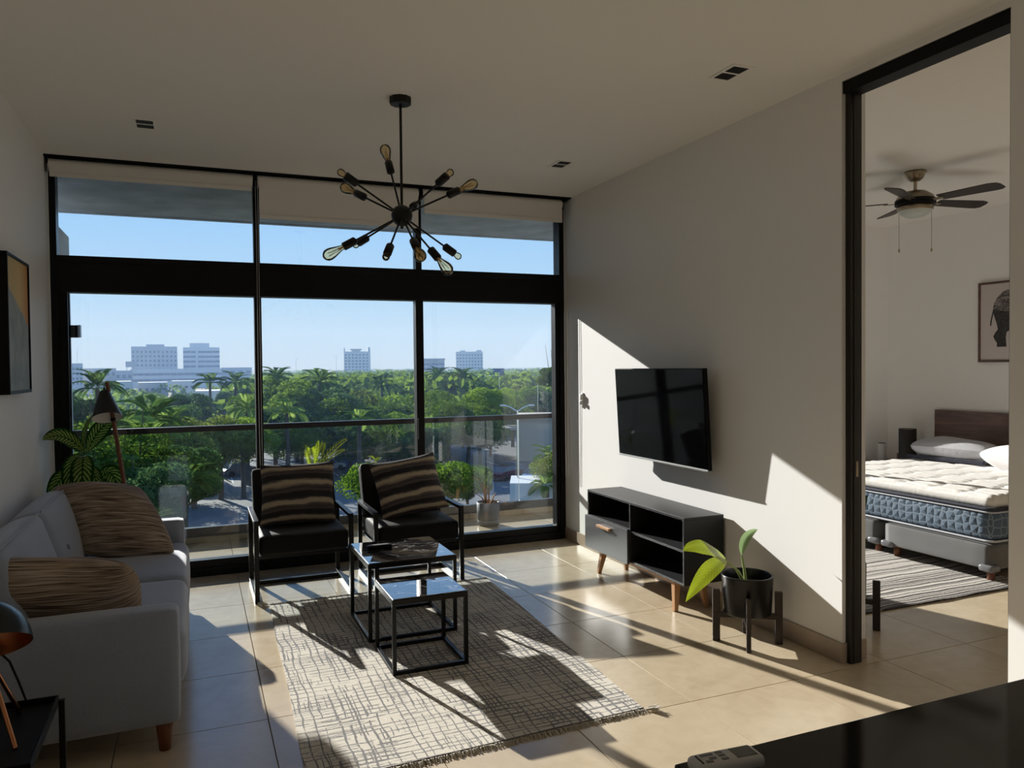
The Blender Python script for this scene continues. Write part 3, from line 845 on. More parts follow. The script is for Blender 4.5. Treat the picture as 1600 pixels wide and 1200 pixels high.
for a, ln, lift in ((0.1, 0.16, 0.36), (1.9, 0.2, 0.3), (3.3, 0.22, 0.26), (4.4, 0.16, 0.34)):
    d = Vector((math.cos(a), math.sin(a), 0))
    o = Vector((3.50, 3.36, 0.35)); b = o + d*0.05 + Vector((0, 0, lift*0.55)); e = o + d*ln + Vector((0, 0, lift+0.05))
    stemleaf(pb, [o, o.lerp(b, 0.5), b], 0.004)
    leaf_mb(b, b.lerp(e, 0.6)+Vector((0, 0, 0.05)), e, 0.06, (d.x*-0.5, d.y*-0.5, 0.8), 0.3).build('leaf', M['dark_leaf'], pb)

# ================================================================== CORNER: FLOOR LAMP AND DIEFFENBACHIA
fl = thing('floor_lamp', (-0.33, 5.78, 0), 'floor lamp with tilted wooden pole and black cone shade in the corner', 'lamp')
pt = at(167, 597, 1, 5.72); pb_ = at(197, 772, 1, 5.72); pe = pb_ + (pb_-pt)*(pb_.z-0.022)/(pt.z-pb_.z)
MB().lathe([(0, 0), (0.13, 0), (0.135, 0.006), (0.13, 0.018), (0.02, 0.024), (0, 0.024)], 36, (pe.x, pe.y, 0)).build('base', M['black_metal'], fl)
MB().tube([pe, pt], [0.016, 0.0125], 14).build('pole', M['red_wood'], fl)
sh0 = at(161, 606, 1, 5.66); sh1 = at(167.5, 653, 1, 5.64)
ax = (sh0-sh1); hl = ax.length; ax.normalize()
sm = (ax + Vector((0, 0.36, 0.0))).normalized().to_track_quat('Z', 'Y').to_matrix()
MB().lathe([(0.090, 0.0), (0.091, 0.004), (0.034, hl*0.90), (0.024, hl*0.97), (0.0, hl)], 36, sh1, sm).build('shade', simple('black_lamp_shade', (0.012, 0.013, 0.015), 0.35), fl)
MB().lathe([(0.0895, 0.001), (0.033, hl*0.88), (0.0, hl*0.9)], 36, sh1, sm).build('shade_lining', simple('white_lining', (0.75, 0.73, 0.7), 0.6), fl)
MB().tube([sh1+sm @ Vector((0, 0, hl*0.8)), pt.lerp(pb_, 0.12)], 0.006, 8).tube([sh1+sm @ Vector((0, 0, hl)), sh1+sm @ Vector((0, 0, hl+0.02))], 0.006, 8).build('shade_arm', M['black_metal'], fl)
pm = pt.lerp(pb_, 0.33)
MB().lathe([(0.0145, -0.012), (0.0165, -0.010), (0.0165, 0.010), (0.0145, 0.012)], 16, pm).build('collar', M['black_metal'], fl)
MB().tube([pm+Vector((0.012, 0.01, 0)), pm+Vector((0.02, 0.02, -0.2)), pm+Vector((0.07, 0.02, -0.5)), pm+Vector((0.06, 0.05, -0.9)), Vector((pe.x+0.12, pe.y+0.05, 0.006))], 0.003, 6).build('cord', M['black_satin'], fl)

M['variegated'] = leafmat('variegated_leaf', (0.022, 0.075, 0.018), (0.40, 0.50, 0.16), 0.42, 'veins', tcol=(0.9, 1.0, 0.45), fior=1.08)
db = thing('dieffenbachia', (-0.66, 5.84, 0), 'broad leaved plant with yellow green veined leaves in the corner behind the sofa', 'plant')
MB().lathe([(0, 0), (0.12, 0), (0.125, 0.01), (0.15, 0.26), (0.155, 0.27), (0.148, 0.275), (0.14, 0.25), (0.138, 0.24)], 32, (-0.66, 5.86, 0)).build('pot', simple('white_planter', (0.6, 0.59, 0.57), 0.5), db)
MB().lathe([(0, 0.246), (0.139, 0.243)], 24, (-0.66, 5.86, 0)).build('soil', M['soil'], db)
def dp(x, y, yy=5.82): return at(x, y, 1, yy)
stem_top = dp(133, 712)
MB().tube([(-0.66, 5.86, 0.24), (-0.675, 5.86, 0.55), (-0.69, 5.84, 0.8), stem_top], [0.018, 0.016, 0.013, 0.01], 10).build('stem', M['stem'], db)
leaves = [  # base, bend, tip (photo pixels with depth), width, face direction
    ((133, 708, 5.82), (100, 668, 5.70), (66, 688, 5.52), 0.115, (0.10, -0.93, 0.40)),
    ((133, 710, 5.82), (126, 675, 5.84), (146, 648, 5.86), 0.075, (-0.85, -0.5, 0.2)),
    ((136, 708, 5.82), (150, 668, 5.84), (183, 650, 5.82), 0.115, (0.35, -0.85, 0.25)),
    ((131, 713, 5.80), (128, 715, 5.62), (128, 800, 5.60), 0.140, (0.0, -0.95, 0.35)),
    ((130, 715, 5.82), (104, 705, 5.72), (110, 800, 5.68), 0.115, (-0.2, -0.9, 0.35)),
    ((128, 745, 5.82), (88, 725, 5.74), (76, 800, 5.70), 0.120, (-0.3, -0.85, 0.35)),
    ((137, 730, 5.84), (152, 728, 5.78), (154, 800, 5.76), 0.085, (0.3, -0.9, 0.3)),
    ((150, 760, 5.86), (184, 700, 5.80), (186, 810, 5.76), 0.125, (0.15, -0.95, 0.2)),
]
for bb, cc, tt, w, nr in leaves:
    b, c, t_ = dp(*bb), dp(*cc), dp(*tt)
    if (b-stem_top).length > 0.03:
        MB().tube([stem_top-Vector((0, 0, 0.12)), b], 0.004, 6).build('leaf_stalk', M['stem'], db)
    leaf_mb(b, c, t_, w, nr, 0.22, 0.06, n=14, wmax=0.5, wave=0.03).build('leaf', M['variegated'], db)

# ================================================================== NEAR LEFT: SIDE TABLE AND DESK LAMP
st = thing('side_table', (-0.66, 2.67, 0), 'black tray topped side table at the near left corner before the sofa', 'side table')
x0, x1, y0, y1, z = -0.895, -0.432, 2.43, 2.912, 0.45
MB().box(x0, x1, y0, y1, z-0.015, z).build('top', M['black_satin'], st, 0.002)
MB().box(x0, x1, y1-0.008, y1, z, z+0.018).box(x0, x1, y0, y0+0.008, z, z+0.018).box(x1-0.008, x1, y0, y1, z, z+0.018).box(x0, x0+0.008, y0, y1, z, z+0.018).build('rim', M['black_satin'], st, 0.002)
for x in (x0+0.008, x1+0.008):
    for y in (y0-0.008, y1-0.004):
        MB().box(x-0.009, x+0.009, y-0.009, y+0.009, 0, z+0.002).build('leg', M['black_metal'], st, 0.001)
MB().box(x0, x1, y0+0.02, y0+0.035, 0.06, 0.075).box(x0, x1, y1-0.035, y1-0.02, 0.06, 0.075).box(x1-0.004, x1+0.012, y0, y1, 0.06, 0.075).box(x0, x0+0.016, y0, y1, 0.06, 0.075).build('lower_rail', M['black_metal'], st, 0.001)
dl = thing('desk_lamp', (-0.60, 2.68, 0.45), 'desk lamp with dark dome shade and copper tripod legs on the black side table', 'lamp')
apex = Vector((-0.585, 2.70, 0.70))
f1 = at(24, 1169, 2, 0.451)
foot = [f1, Vector((-0.535, 2.86, 0.451)), Vector((-0.74, 2.74, 0.451))]
for f in foot:
    MB().tube([f, apex], [0.007, 0.0055], 10).build('leg', M['copper'], dl)
MB().lathe([(0.0, -0.02), (0.016, -0.02), (0.016, 0.025), (0.0, 0.03)], 16, apex).build('hub', M['black_metal'], dl)
dm = Vector((-0.15, 0.52, 0.84)).normalized().to_track_quat('Z', 'Y').to_matrix()
dc = Vector((-0.575, 2.62, 0.742))
dome = [(0.123*math.cos(a), 0.135*math.sin(a)) for a in np.linspace(0, math.pi/2, 12)]
MB().lathe(dome, 40, dc, dm).build('shade', simple('dark_blue_grey_shade', (0.010, 0.016, 0.022), 0.28, spec=0.35), dl)
MB().lathe([(r*0.985, z_*0.985) for r, z_ in dome], 40, dc, dm).build('shade_lining', M['copper'], dl)
MB().lathe([(0, -0.0), (0.028, 0.012), (0.03, 0.035), (0.016, 0.07), (0.016, 0.11)], 20, dc, dm).build('bulb', M['white_plastic'], dl)
MB().tube([apex+Vector((0.0, 0.02, 0.03)), (-0.545, 2.79, 0.64), (-0.53, 2.83, 0.56), (-0.512, 2.84, 0.49), (-0.53, 2.85, 0.462), (-0.62, 2.86, 0.456), (-0.80, 2.87, 0.454)], 0.0035, 8).build('cord', M['black_satin'], dl)

# ------------------------------------------------------------------ wall art on the left wall
ar = thing('wall_art', (-0.88, 4.84, 1.42), 'black framed canvas in ochre and grey hanging on the left wall', 'picture')
MB().box(XL, -0.858, 4.560, 4.575, 1.423, 2.15).box(XL, -0.858, 5.110, 5.125, 1.423, 2.15).box(XL, -0.858, 4.575, 5.110, 1.423, 1.438).box(XL, -0.858, 4.575, 5.110, 2.135, 2.15).build('frame', M['black_satin'], ar, 0.001)
def art():
    m, nt, b = nodes('ochre_grey_canvas')
    co = COORD(nt, 'Generated'); sep = N(nt, 'SeparateXYZ'); L(nt, co, sep.inputs[0])
    n = NOISE(nt, co, 2.0, 4)
    d = MATH(nt, 'ADD', sep.outputs[2], MATH(nt, 'ADD', MATH(nt, 'MULTIPLY', sep.outputs[1], 0.28), MATH(nt, 'MULTIPLY_ADD', n, 0.10, -0.05)))
    och = RAMP(nt, sep.outputs[1], [(0.1, (0.62, 0.50, 0.27)), (0.6, (0.72, 0.53, 0.26)), (1.0, (0.58, 0.26, 0.09))])
    gry = RAMP(nt, NOISE(nt, co, 5, 5), [(0.3, (0.24, 0.29, 0.31)), (0.7, (0.40, 0.44, 0.45))])
    L(nt, MIX(nt, RAMP(nt, d, [(0.785, (0, 0, 0)), (0.80, (1, 1, 1))]), gry, och), b.inputs['Base Color'])
    b.inputs['Roughness'].default_value = 0.8
    return m
MB().box(XL, -0.866, 4.575, 5.110, 1.438, 2.135).build('canvas', art(), ar)

# ================================================================== CHANDELIER
cc = Vector((1.06, 4.10, 2.365))
cl = thing('chandelier', tuple(cc), 'black starburst chandelier with amber bulbs hanging from the ceiling', 'chandelier')
BM = M['black_metal']
MB().lathe([(0, 2.963), (0.055, 2.963), (0.06, 2.968), (0.06, 3.0)], 10, (cc.x, cc.y, 0), smooth=False).build('ceiling_cup', BM, cl)
MB().tube([(cc.x, cc.y, cc.z), (cc.x, cc.y, 2.965)], 0.0075, 10).build('rod', BM, cl)
MB().lathe([(0.058*math.sin(a), -0.058*math.cos(a)) for a in np.linspace(0, math.pi, 16)], 28, cc).lathe([(0, -0.072), (0.008, -0.07), (0.008, -0.055)], 10, cc).build('hub', BM, cl)
cd = (Vector((cc.x, cc.y, 0))-Vector((0, 0, 0))).normalized()   # level direction from the room's entry towards the lamp
cr = Vector((cd.y, -cd.x, 0))
PXM = 1/287.7
for dx, dy, sg, big in ((-27, -124, 1, 1), (-94, -57, -1, 0), (-97, -62, 1, 1), (76, -54, -1, 0), (121, -62, 1, 1), (25, -42, 1, 0),
                        (-117, 70, -1, 1), (-80, 36, 1, 0), (-25, 80, -1, 0), (27, 82, -1, 1), (70, 97, -1, 1), (95, 60, 1, 0)):
    R = 0.485 if big else 0.415
    x, z = dx*PXM, -dy*PXM
    r2 = x*x+z*z
    yv = math.sqrt(max(0.0, R*R-r2))*sg
    d = (cr*x + Vector((0, 0, z)) + cd*yv).normalized()
    q = d.to_track_quat('Z', 'Y').to_matrix()
    rs = 0.365
    arm = MB().tube([cc+d*0.05, cc+d*(rs-0.065)], 0.0055, 8).build('arm', BM, cl)
    so = MB().lathe([(0, rs-0.078), (0.012, rs-0.076), (0.022, rs-0.068), (0.022, rs), (0.019, rs+0.002), (0, rs+0.002)], 16, cc, q).build('socket', BM, cl)
    if big:
        prof = [(0.013, 0.0), (0.014, 0.012), (0.020, 0.035), (0.029, 0.066), (0.032, 0.085), (0.029, 0.104), (0.018, 0.117), (0.005, 0.123), (0, 0.1235)]
    else:
        prof = [(0.013, 0.0), (0.017, 0.012), (0.020, 0.026), (0.017, 0.038), (0.008, 0.045), (0, 0.046)]
    b = MB().lathe([(r, rs+0.001+z_) for r, z_ in prof], 20, cc, q).build('bulb', M['bulb_glass'], so)
    if big:
        fil = []
        for k in range(9):
            a = k*math.pi/2.2
            fil.append(cc + q @ Vector((0.010*math.cos(a), 0.010*math.sin(a), rs+0.018+(0.075 if k % 2 else 0.0))))
        MB().tube(fil, 0.0012, 5).lathe([(0.006, rs+0.001), (0.005, rs+0.03), (0, rs+0.032)], 8, cc, q).build('filament', simple('filament', (0.75, 0.55, 0.25), 0.3, 0.5), so)

# ================================================================== COUNTER
ct = thing('kitchen_counter', (1.7, 0.6, 0), 'polished black granite counter at the near right corner', 'counter')
MB().box(0.70, 3.03, 0.12, 1.03, 0.87, 0.90).build('granite_top', M['granite'], ct, 0.004)
MB().box(0.86, 2.95, 0.30, 0.88, 0.0, 0.87).build('cabinet', simple('dark_cabinet', (0.05, 0.045, 0.042), 0.5), ct, 0.003)
rm = thing('air_conditioner_remote', (0.765, 0.985, 0.90), 'white remote with grey display lying on the black counter', 'remote')
mr = Matrix.Translation((0.768, 0.985, 0.90)) @ Matrix.Rotation(math.radians(-4), 4, 'Z')
mr3 = mr.to_3x3()
MB().softbox(mr @ Vector((0, 0, 0.011)), (0.120, 0.046, 0.021), 0.009, (0, 0, 0.001), n=8, m=mr3).build('body', simple('remote_white', (0.62, 0.62, 0.62), 0.45), rm)
MB().box(0.012, 0.050, -0.015, 0.015, 0.0205, 0.0228, mr).build('display', simple('lcd_grey', (0.16, 0.17, 0.16), 0.25), rm, 0.001)
for bx, by in ((-0.008, 0.010), (-0.008, 0.0), (-0.008, -0.010), (-0.026, 0.009), (-0.026, -0.003), (-0.036, -0.010), (-0.036, 0.009)):
    MB().box(bx-0.006, bx+0.006, by-0.0032, by+0.0032, 0.0210, 0.0236, mr).build('button', simple('button_grey', (0.25, 0.25, 0.26), 0.6), rm, 0.001)
MB().box(-0.050, -0.047, -0.012, 0.012, 0.0195, 0.0228, mr).build('brand_bar', simple('dark_bar', (0.06, 0.06, 0.06), 0.6), rm)

# ================================================================== BEDROOM
bed = thing('bed', (6.0, 4.53, 0), 'double bed with quilted white and blue mattress and dark wooden headboard', 'bed')
ybA, ybB, xf0, xh = 3.605, 5.455, 5.05, 6.90
def quilt():
    return simple('white_quilted_ticking', (0.74, 0.72, 0.69), 0.9, bump=0.25, bscale=45, bdist=0.006)
def hexes():
    m, nt, b = nodes('blue_hexagon_ticking')
    sp3 = N(nt, 'SeparateXYZ'); L(nt, COORD(nt), sp3.inputs[0]); cb3 = N(nt, 'CombineXYZ')
    L(nt, MATH(nt, 'ADD', sp3.outputs[0], sp3.outputs[1]), cb3.inputs[0]); L(nt, sp3.outputs[2], cb3.inputs[1])
    n = N(nt, 'TexVoronoi', voronoi_dimensions='2D', feature='DISTANCE_TO_EDGE', Scale=17.0, Randomness=0.45); L(nt, cb3.outputs[0], n.inputs['Vector'])
    L(nt, RAMP(nt, n.outputs['Distance'], [(0.02, (0.20, 0.26, 0.33)), (0.09, (0.075, 0.115, 0.165))]), b.inputs['Base Color'])
    b.inputs['Roughness'].default_value = 0.8; BUMP(nt, b, n.outputs['Distance'], 0.6, 0.02)
    return m
mt = MB().softbox((5.975, 4.53, 0.405), (1.85, 1.85, 0.225), 0.05, (0.006, 0.006, 0), n=10).build('mattress', hexes(), bed)
pt_ = MB().softbox((5.975, 4.53, 0.565), (1.83, 1.83, 0.10), 0.048, (0, 0, 0.014), n=96)
def dent(pv):
    x, y, z = pv
    if z < 0.575: return pv
    u = (y-3.6)/0.26 + 0.10*math.sin(x*21); c = math.floor(u); fu = abs(u-c-0.5)*2
    w = x/0.085 + 0.5*(c % 2) + 0.16*math.sin(y*9+c); fw_ = abs(w-math.floor(w)-0.5)*2
    d = 0.013*max(math.exp(-((1-fu)/0.16)**2), 0.85*math.exp(-((1-fw_)/0.30)**2))
    return (x, y, z-d*min(1, (z-0.575)/0.03))
pt_.v = [dent(pv) for pv in pt_.v]
pt_.build('pillow_top', quilt(), mt)
WP = simple('pale_piping', (0.45, 0.47, 0.52), 0.7); DP = simple('navy_tape', (0.02, 0.022, 0.04), 0.8)
def loop(zc, x0, x1, y0, y1, r):
    p = [];
    for cx, cy, a0 in ((x1-0.05, y1-0.05, 0), (x0+0.05, y1-0.05, 90), (x0+0.05, y0+0.05, 180), (x1-0.05, y0+0.05, 270)):
        for k in range(5):
            a = math.radians(a0+k*22.5); p.append((cx+0.05*math.cos(a), cy+0.05*math.sin(a), zc))
    p.append(p[0]); return MB().tube(p, r, 7, cap=False)
loop(0.298, xf0-0.004, xh+0.004, ybA-0.004, ybB+0.004, 0.008).build('piping', WP, mt)
loop(0.498, xf0-0.003, xh+0.003, ybA-0.003, ybB+0.003, 0.007).build('piping', WP, mt)
loop(0.518, xf0-0.001, xh+0.001, ybA-0.001, ybB+0.001, 0.013).build('piping', DP, mt)
GB = fabric('grey_box_base', (0.115, 0.115, 0.115))
for ya_, yb_ in ((ybA, 4.50), (4.56, ybB)):
    MB().softbox((5.975, (ya_+yb_)/2, 0.185), (1.85, yb_-ya_, 0.188), 0.03, n=8).build('box_base', GB, bed)
    for y in (ya_+0.06, yb_-0.06):
        for x in (xf0+0.08, xh-0.08):
            MB().lathe([(0, 0), (0.022, 0), (0.03, 0.092), (0, 0.092)], 14, (x, y, 0)).build('leg', M['red_wood'], bed)
GUARD = simple('clear_plastic_guard', (0.16, 0.16, 0.17), 0.12)
for y, sy in ((ybA, 1), (4.50, -1), (4.56, 1)):
    MB().softbox((xf0+0.03, y+sy*0.035, 0.108), (0.10, 0.11, 0.05), 0.02, n=5).build('corner_guard', GUARD, bed)
MB().box(6.905, 6.948, 3.53, 5.535, 0.30, 1.062).build('headboard', M['dark_wood'], bed, 0.003)
def pil(c, sx, sy, h, m, label, rz=0):
    r = Matrix.Rotation(rz, 3, 'Z')
    u = r @ Vector((0, sy/2, 0)); v = r @ Vector((-sx/2, 0, 0.05))
    o = pillow_mb(c, -u, v, h, 0.0, n=16, seed=int(c[1]*10), rnd=0.10).build('bed_pillow', m)
    return tag(o, label, 'pillow')
pg = pil((6.55, 4.98, 0.705), 0.46, 0.78, 0.25, simple('pale_grey_pillowcase', (0.46, 0.46, 0.49), 0.9, bump=0.3, bscale=26, bdist=0.01), 'pale grey pillow with navy edge against the headboard', 0.12)
MB().box(6.325, 6.345, 4.62, 5.34, 0.63, 0.668, Matrix.Translation((6.33, 4.98, 0)) @ Matrix.Rotation(0.12, 4, 'Z') @ Matrix.Translation((-6.33, -4.98, 0))).build('navy_edge', DP, pg, 0.006)
pil((6.40, 4.22, 0.705), 0.46, 0.70, 0.24, simple('white_pillowcase', (0.76, 0.75, 0.76), 0.9), 'bright white pillow nearest the doorway on the bed', -0.1)

def striped_rug():
    m, nt, b = nodes('black_cream_striped_rug')
    co = COORD(nt); sep = N(nt, 'SeparateXYZ'); L(nt, co, sep.inputs[0])
    n = NOISE(nt, co, 4, 3)
    v = MATH(nt, 'ADD', sep.outputs[1], MATH(nt, 'MULTIPLY', n, 0.02))
    vo = NOISE(nt, None, 44.0, 1, 0.5); nn = vo.node; nn.noise_dimensions = '1D'; L(nt, v, nn.inputs['W'])
    g = NOISE(nt, co, 120, 2)
    f = MATH(nt, 'ADD', vo, MATH(nt, 'MULTIPLY_ADD', g, 0.14, -0.07))
    L(nt, RAMP(nt, f, [(0.40, (0.03, 0.026, 0.028)), (0.46, (0.55, 0.51, 0.47)), (0.58, (0.60, 0.56, 0.51)), (0.64, (0.10, 0.09, 0.09))]), b.inputs['Base Color'])
    b.inputs['Roughness'].default_value = 1.0; BUMP(nt, b, f, 0.6, 0.008)
    return m
mb = MB().grid(lambda a, q: Vector((3.68+1.62*a, 3.50+1.75*q+0.01*math.sin(a*9), 0.012+0.002*math.sin(a*30+q*9))), 24, 24)
mb.box(3.68, 5.30, 3.497, 3.503, 0.0005, 0.011)
tag(mb.build('striped_rug', striped_rug()), 'black and cream striped woven rug beside the bed foot', 'rug')

ns = thing('nightstand', (6.62, 5.83, 0), 'dark wooden nightstand in the bedroom corner beside the headboard', 'nightstand')
MB().box(6.35, 6.935, 5.56, 6.11, 0.47, 0.50).build('top', M['dark_wood'], ns, 0.002)
MB().box(6.37, 6.93, 5.58, 6.10, 0.16, 0.47).build('body', M['dark_wood'], ns, 0.002)
d_ = MB().box(6.355, 6.372, 5.59, 6.09, 0.18, 0.45).build('drawer', M['espresso'], ns, 0.002)
MB().box(6.342, 6.356, 5.80, 5.88, 0.31, 0.325).build('knob', M['brass'], d_, 0.002)
for x in (6.40, 6.90):
    for y in (5.61, 6.07):
        MB().bar((x, y, 0), (x, y, 0.16), 0.025, 0.025, (0, 1, 0), 0.04, 0.04).build('leg', M['espresso'], ns)
bl = thing('bedside_lamp', (6.68, 5.60+0.06, 0.50), 'black cylinder bedside lamp on peg feet on the nightstand', 'lamp')
lc = (6.68, 5.66)
MB().lathe([(0.083, 0.56), (0.083, 0.868), (0.080, 0.868), (0.080, 0.56), (0.083, 0.56)], 32, (*lc, 0)).build('shade', simple('black_drum_shade', (0.016, 0.014, 0.014), 0.7), bl)
MB().lathe([(0.079, 0.575), (0.079, 0.860)], 32, (*lc, 0)).build('shade_lining', simple('cream_lining', (0.75, 0.6, 0.4), 0.7), bl)
MB().lathe([(0, 0.585), (0.074, 0.585)], 24, (*lc, 0)).build('holder_plate', M['black_metal'], bl)
for k in range(3):
    a = 0.4+k*2.094
    x, y = lc[0]+0.085*math.cos(a), lc[1]+0.085*math.sin(a)
    MB().box(x-0.011, x+0.011, y-0.011, y+0.011, 0.50, 0.62).build('foot', M['dark_wood'], bl, 0.002)
sp = thing('speaker', (6.58, 5.90, 0.50), 'white cylindrical canister standing at the back of the nightstand', 'speaker')
MB().lathe([(0, 0.50), (0.038, 0.50), (0.041, 0.504), (0.041, 0.70), (0.038, 0.704)], 28, (6.60, 5.905, 0)).build('body', simple('white_canister', (0.6, 0.6, 0.6), 0.5), sp)
MB().lathe([(0.0385, 0.704), (0.036, 0.708), (0, 0.706)], 28, (6.60, 5.905, 0)).build('lid', M['black_satin'], sp)
tb = thing('small_tray', (6.66, 5.80, 0.50), 'small black tray between canister and lamp on the nightstand', 'tray')
MB().softbox((6.62, 5.795, 0.514), (0.12, 0.11, 0.027), 0.006, n=5).build('body', M['black_satin'], tb)
MB().box(6.575, 6.665, 5.755, 5.835, 0.524, 0.531).build('inlay', M['black_metal'], tb, 0.001)

pc = thing('framed_print', (6.93, 4.66, 1.535), 'dark framed print of a rhinoceros seen from behind above the bed', 'picture')
MB().box(6.925, 6.95, 4.16, 4.18, 1.535, 2.288).box(6.925, 6.95, 5.067, 5.087, 1.535, 2.288).box(6.925, 6.95, 4.18, 5.067, 1.535, 1.555).box(6.925, 6.95, 4.18, 5.067, 2.268, 2.288).build('frame', M['dark_wood'], pc, 0.001)
MB().box(6.935, 6.948, 4.18, 5.067, 1.555, 2.268).build('paper', simple('pinkish_paper', (0.60, 0.54, 0.53), 0.7), pc)
RH = simple('ink_print', (0.035, 0.033, 0.035), 0.8, var=0.6, vscale=40)
def flat(pts, x=6.9342):
    n = len(pts)
    vs = [(x, p[0], p[1]) for p in pts] + [(x+0.001, p[0], p[1]) for p in pts]
    return MB().add(vs, [tuple(range(n))] + [(k, n+k, n+(k+1) % n, (k+1) % n) for k in range(n)])
# hind quarters: rump arc, thigh, shank, hoof (y decreases to the right in view)
RW = nodes('ink_wrinkles'); _nt2, _b2 = RW[1], RW[2]
_cw = COORD(_nt2, 'Object'); _nw = NOISE(_nt2, COORD(_nt2, 'Object', (1, 14, 60)), 1.0, 3, 0.6, 1.2)
L(_nt2, RAMP(_nt2, _nw, [(0.44, (0.05, 0.045, 0.048)), (0.58, (0.30, 0.27, 0.27))]), _b2.inputs['Base Color']); _b2.inputs['Roughness'].default_value = 0.8
def fig(pts):
    return [(5.087-(1300+X/4-1531)*0.0063, 2.287-(420+Y/4-443)*0.0061) for X, Y in pts]
rump = [(1013, 265), (1020, 225), (1045, 185), (1075, 157), (1100, 148), (1160, 140), (1240, 150), (1300, 185), (1320, 250), (1300, 280), (1200, 285), (1100, 278)]
hind = [(1013, 265), (1100, 278), (1200, 285), (1300, 280), (1295, 340), (1255, 380), (1262, 440), (1270, 492), (1205, 492), (1200, 440), (1180, 390), (1130, 380), (1098, 405), (1093, 435), (1096, 470), (1098, 492), (1038, 492), (1040, 468), (1024, 446), (1017, 426), (1028, 406), (1045, 385), (1036, 345), (1021, 300)]
flat(fig(rump)).build('ink_rump', RW[0], pc)
flat(fig(hind)).build('ink_legs', RH, pc)
flat(fig([(1013, 270), (1018, 285), (1008, 330), (1004, 362), (996, 360), (999, 330)])).build('ink_tail', RH, pc)

# ------------------------------------------------------------------ ceiling fan
fc = (5.128, 4.28)
fan = thing('ceiling_fan', (*fc, 2.64), 'ceiling fan with dark blades and brass motor in the bedroom', 'fan')
MB().lathe([(0, 3.0), (0.075, 3.0), (0.075, 2.985), (0.055, 2.945), (0.03, 2.925), (0, 2.925)], 28, (*fc, 0)).build('canopy', M['brass'], fan)
MB().tube([(*fc, 2.93), (*fc, 2.85)], 0.013, 12).build('downrod', M['brass'], fan)
MB().lathe([(0.0, 2.86), (0.03, 2.855), (0.075, 2.845), (0.125, 2.81), (0.138, 2.785)], 32, (*fc, 0)).build('motor_cap', M['brass'], fan)
MB().lathe([(0.138, 2.785), (0.143, 2.78), (0.143, 2.748), (0.138, 2.742), (0, 2.742)], 32, (*fc, 0)).build('motor_band', M['black_satin'], fan)
MB().lathe([(0.118, 2.742), (0.122, 2.73), (0.128, 2.712), (0.118, 2.70)], 32, (*fc, 0)).build('light_collar', M['brass'], fan)
MB().lathe([(0.118, 2.703), (0.10, 2.675), (0.06, 2.652), (0, 2.645)], 28, (*fc, 0)).build('glass_bowl', simple('frosted_glass', (0.55, 0.60, 0.58), 0.3), fan)
vw = math.degrees(math.atan2(fc[1], fc[0]))      # direction of sight in plan
for k in range(5):
    a = math.radians(-82 + 72*k)
    r = Matrix.Translation((*fc, 2.765)) @ Matrix.Rotation(a, 4, 'Z') @ Matrix.Rotation(math.radians(-12), 4, 'X')
    br = MB().box(0.13, 0.22, -0.018, 0.018, -0.006, 0.0, r).build('blade_arm', M['brass'], fan, 0.001)
    pts = [(0.19, -0.050), (0.56, -0.066), (0.615, -0.050), (0.63, -0.02), (0.63, 0.045), (0.60, 0.066), (0.56, 0.068), (0.19, 0.050)]
    vs = [r @ Vector((x, y, 0.001)) for x, y in pts] + [r @ Vector((x, y, 0.007)) for x, y in pts]
    n = len(pts)
    MB().add(vs, [tuple(reversed(range(n))), tuple(range(n, 2*n))] + [(q, (q+1) % n, n+(q+1) % n, n+q) for q in range(n)]).build('blade', M['espresso'], br)
for s, zb_ in ((-1, 2.42), (1, 2.41)):
    px_ = (fc[0]+s*0.11*math.sin(math.radians(vw)), fc[1]-s*0.11*math.cos(math.radians(vw)))
    MB().tube([(*px_, 2.71), (*px_, zb_)], 0.0016, 5).lathe([(0, zb_-0.03), (0.006, zb_-0.028), (0.007, zb_-0.012), (0.003, zb_)], 8, (*px_, 0)).build('pull_chain', M['brass'], fan)
# ================================================================== BALCONY
slabm = simple('balcony_soffit', (0.38, 0.42, 0.48), 0.85, var=0.22, vscale=3.0, bump=0.3, bscale=25, bdist=0.01)
struct('balcony_roof', MB().box(-3.5, 9.0, 6.30, 8.28, 3.035, 3.30).box(-3.5, 9.0, 8.22, 8.28, 3.02, 3.035), slabm)
struct('partition', MB().box(-1.18, -1.03, 6.30, 8.05, -0.20, 2.76), M['facade'])
bl_ = at(116, 518, 1, 8.0)
wl = thing('wall_light', (bl_.x, bl_.y, bl_.z-0.06), 'small dark square wall light at the end of the balcony partition', 'wall light')
MB().box(-1.03, -0.965, 7.95, 8.05, bl_.z-0.055, bl_.z+0.055).build('body', M['black_frame'], wl, 0.003)
MB().box(-0.965, -0.945, 7.955, 8.045, bl_.z-0.052, bl_.z+0.058).build('diffuser', simple('pale_diffuser', (0.5, 0.5, 0.55), 0.4), wl, 0.002)
kerb = struct('balcony_kerb', MB().box(-1.03, 7.4, 7.40, 7.50, -0.2, 0.044), M['grout'])
k = -1.03
while k < 7.3:
    mbk = MB().box(k+0.002, k+0.598, 7.392, 7.40, -0.010, 0.044)
    mbk.build('tile', M['tile'], kerb)
    k += 0.6
rl = thing('balcony_railing', (3.0, 7.45, 0.044), 'dark metal topped glass balcony railing outside the windows', 'railing')
MB().box(-1.03, 7.4, 7.405, 7.47, 0.985, 1.035).build('top_rail', M['rail_metal'] if 'rail_metal' in M else simple('brown_grey_rail', (0.022, 0.019, 0.021), 0.35, spec=0.3), rl, 0.003)
MB().box(-1.03, 7.4, 7.41, 7.47, 0.044, 0.125).build('bottom_channel', simple('anodised_channel', (0.075, 0.075, 0.08), 0.35, 0.3, bump=0.1, bscale=30), rl, 0.003)
edges = [-1.02, 0.36, 1.29, 2.22, 3.15, 4.08, 5.01, 5.94, 6.87]
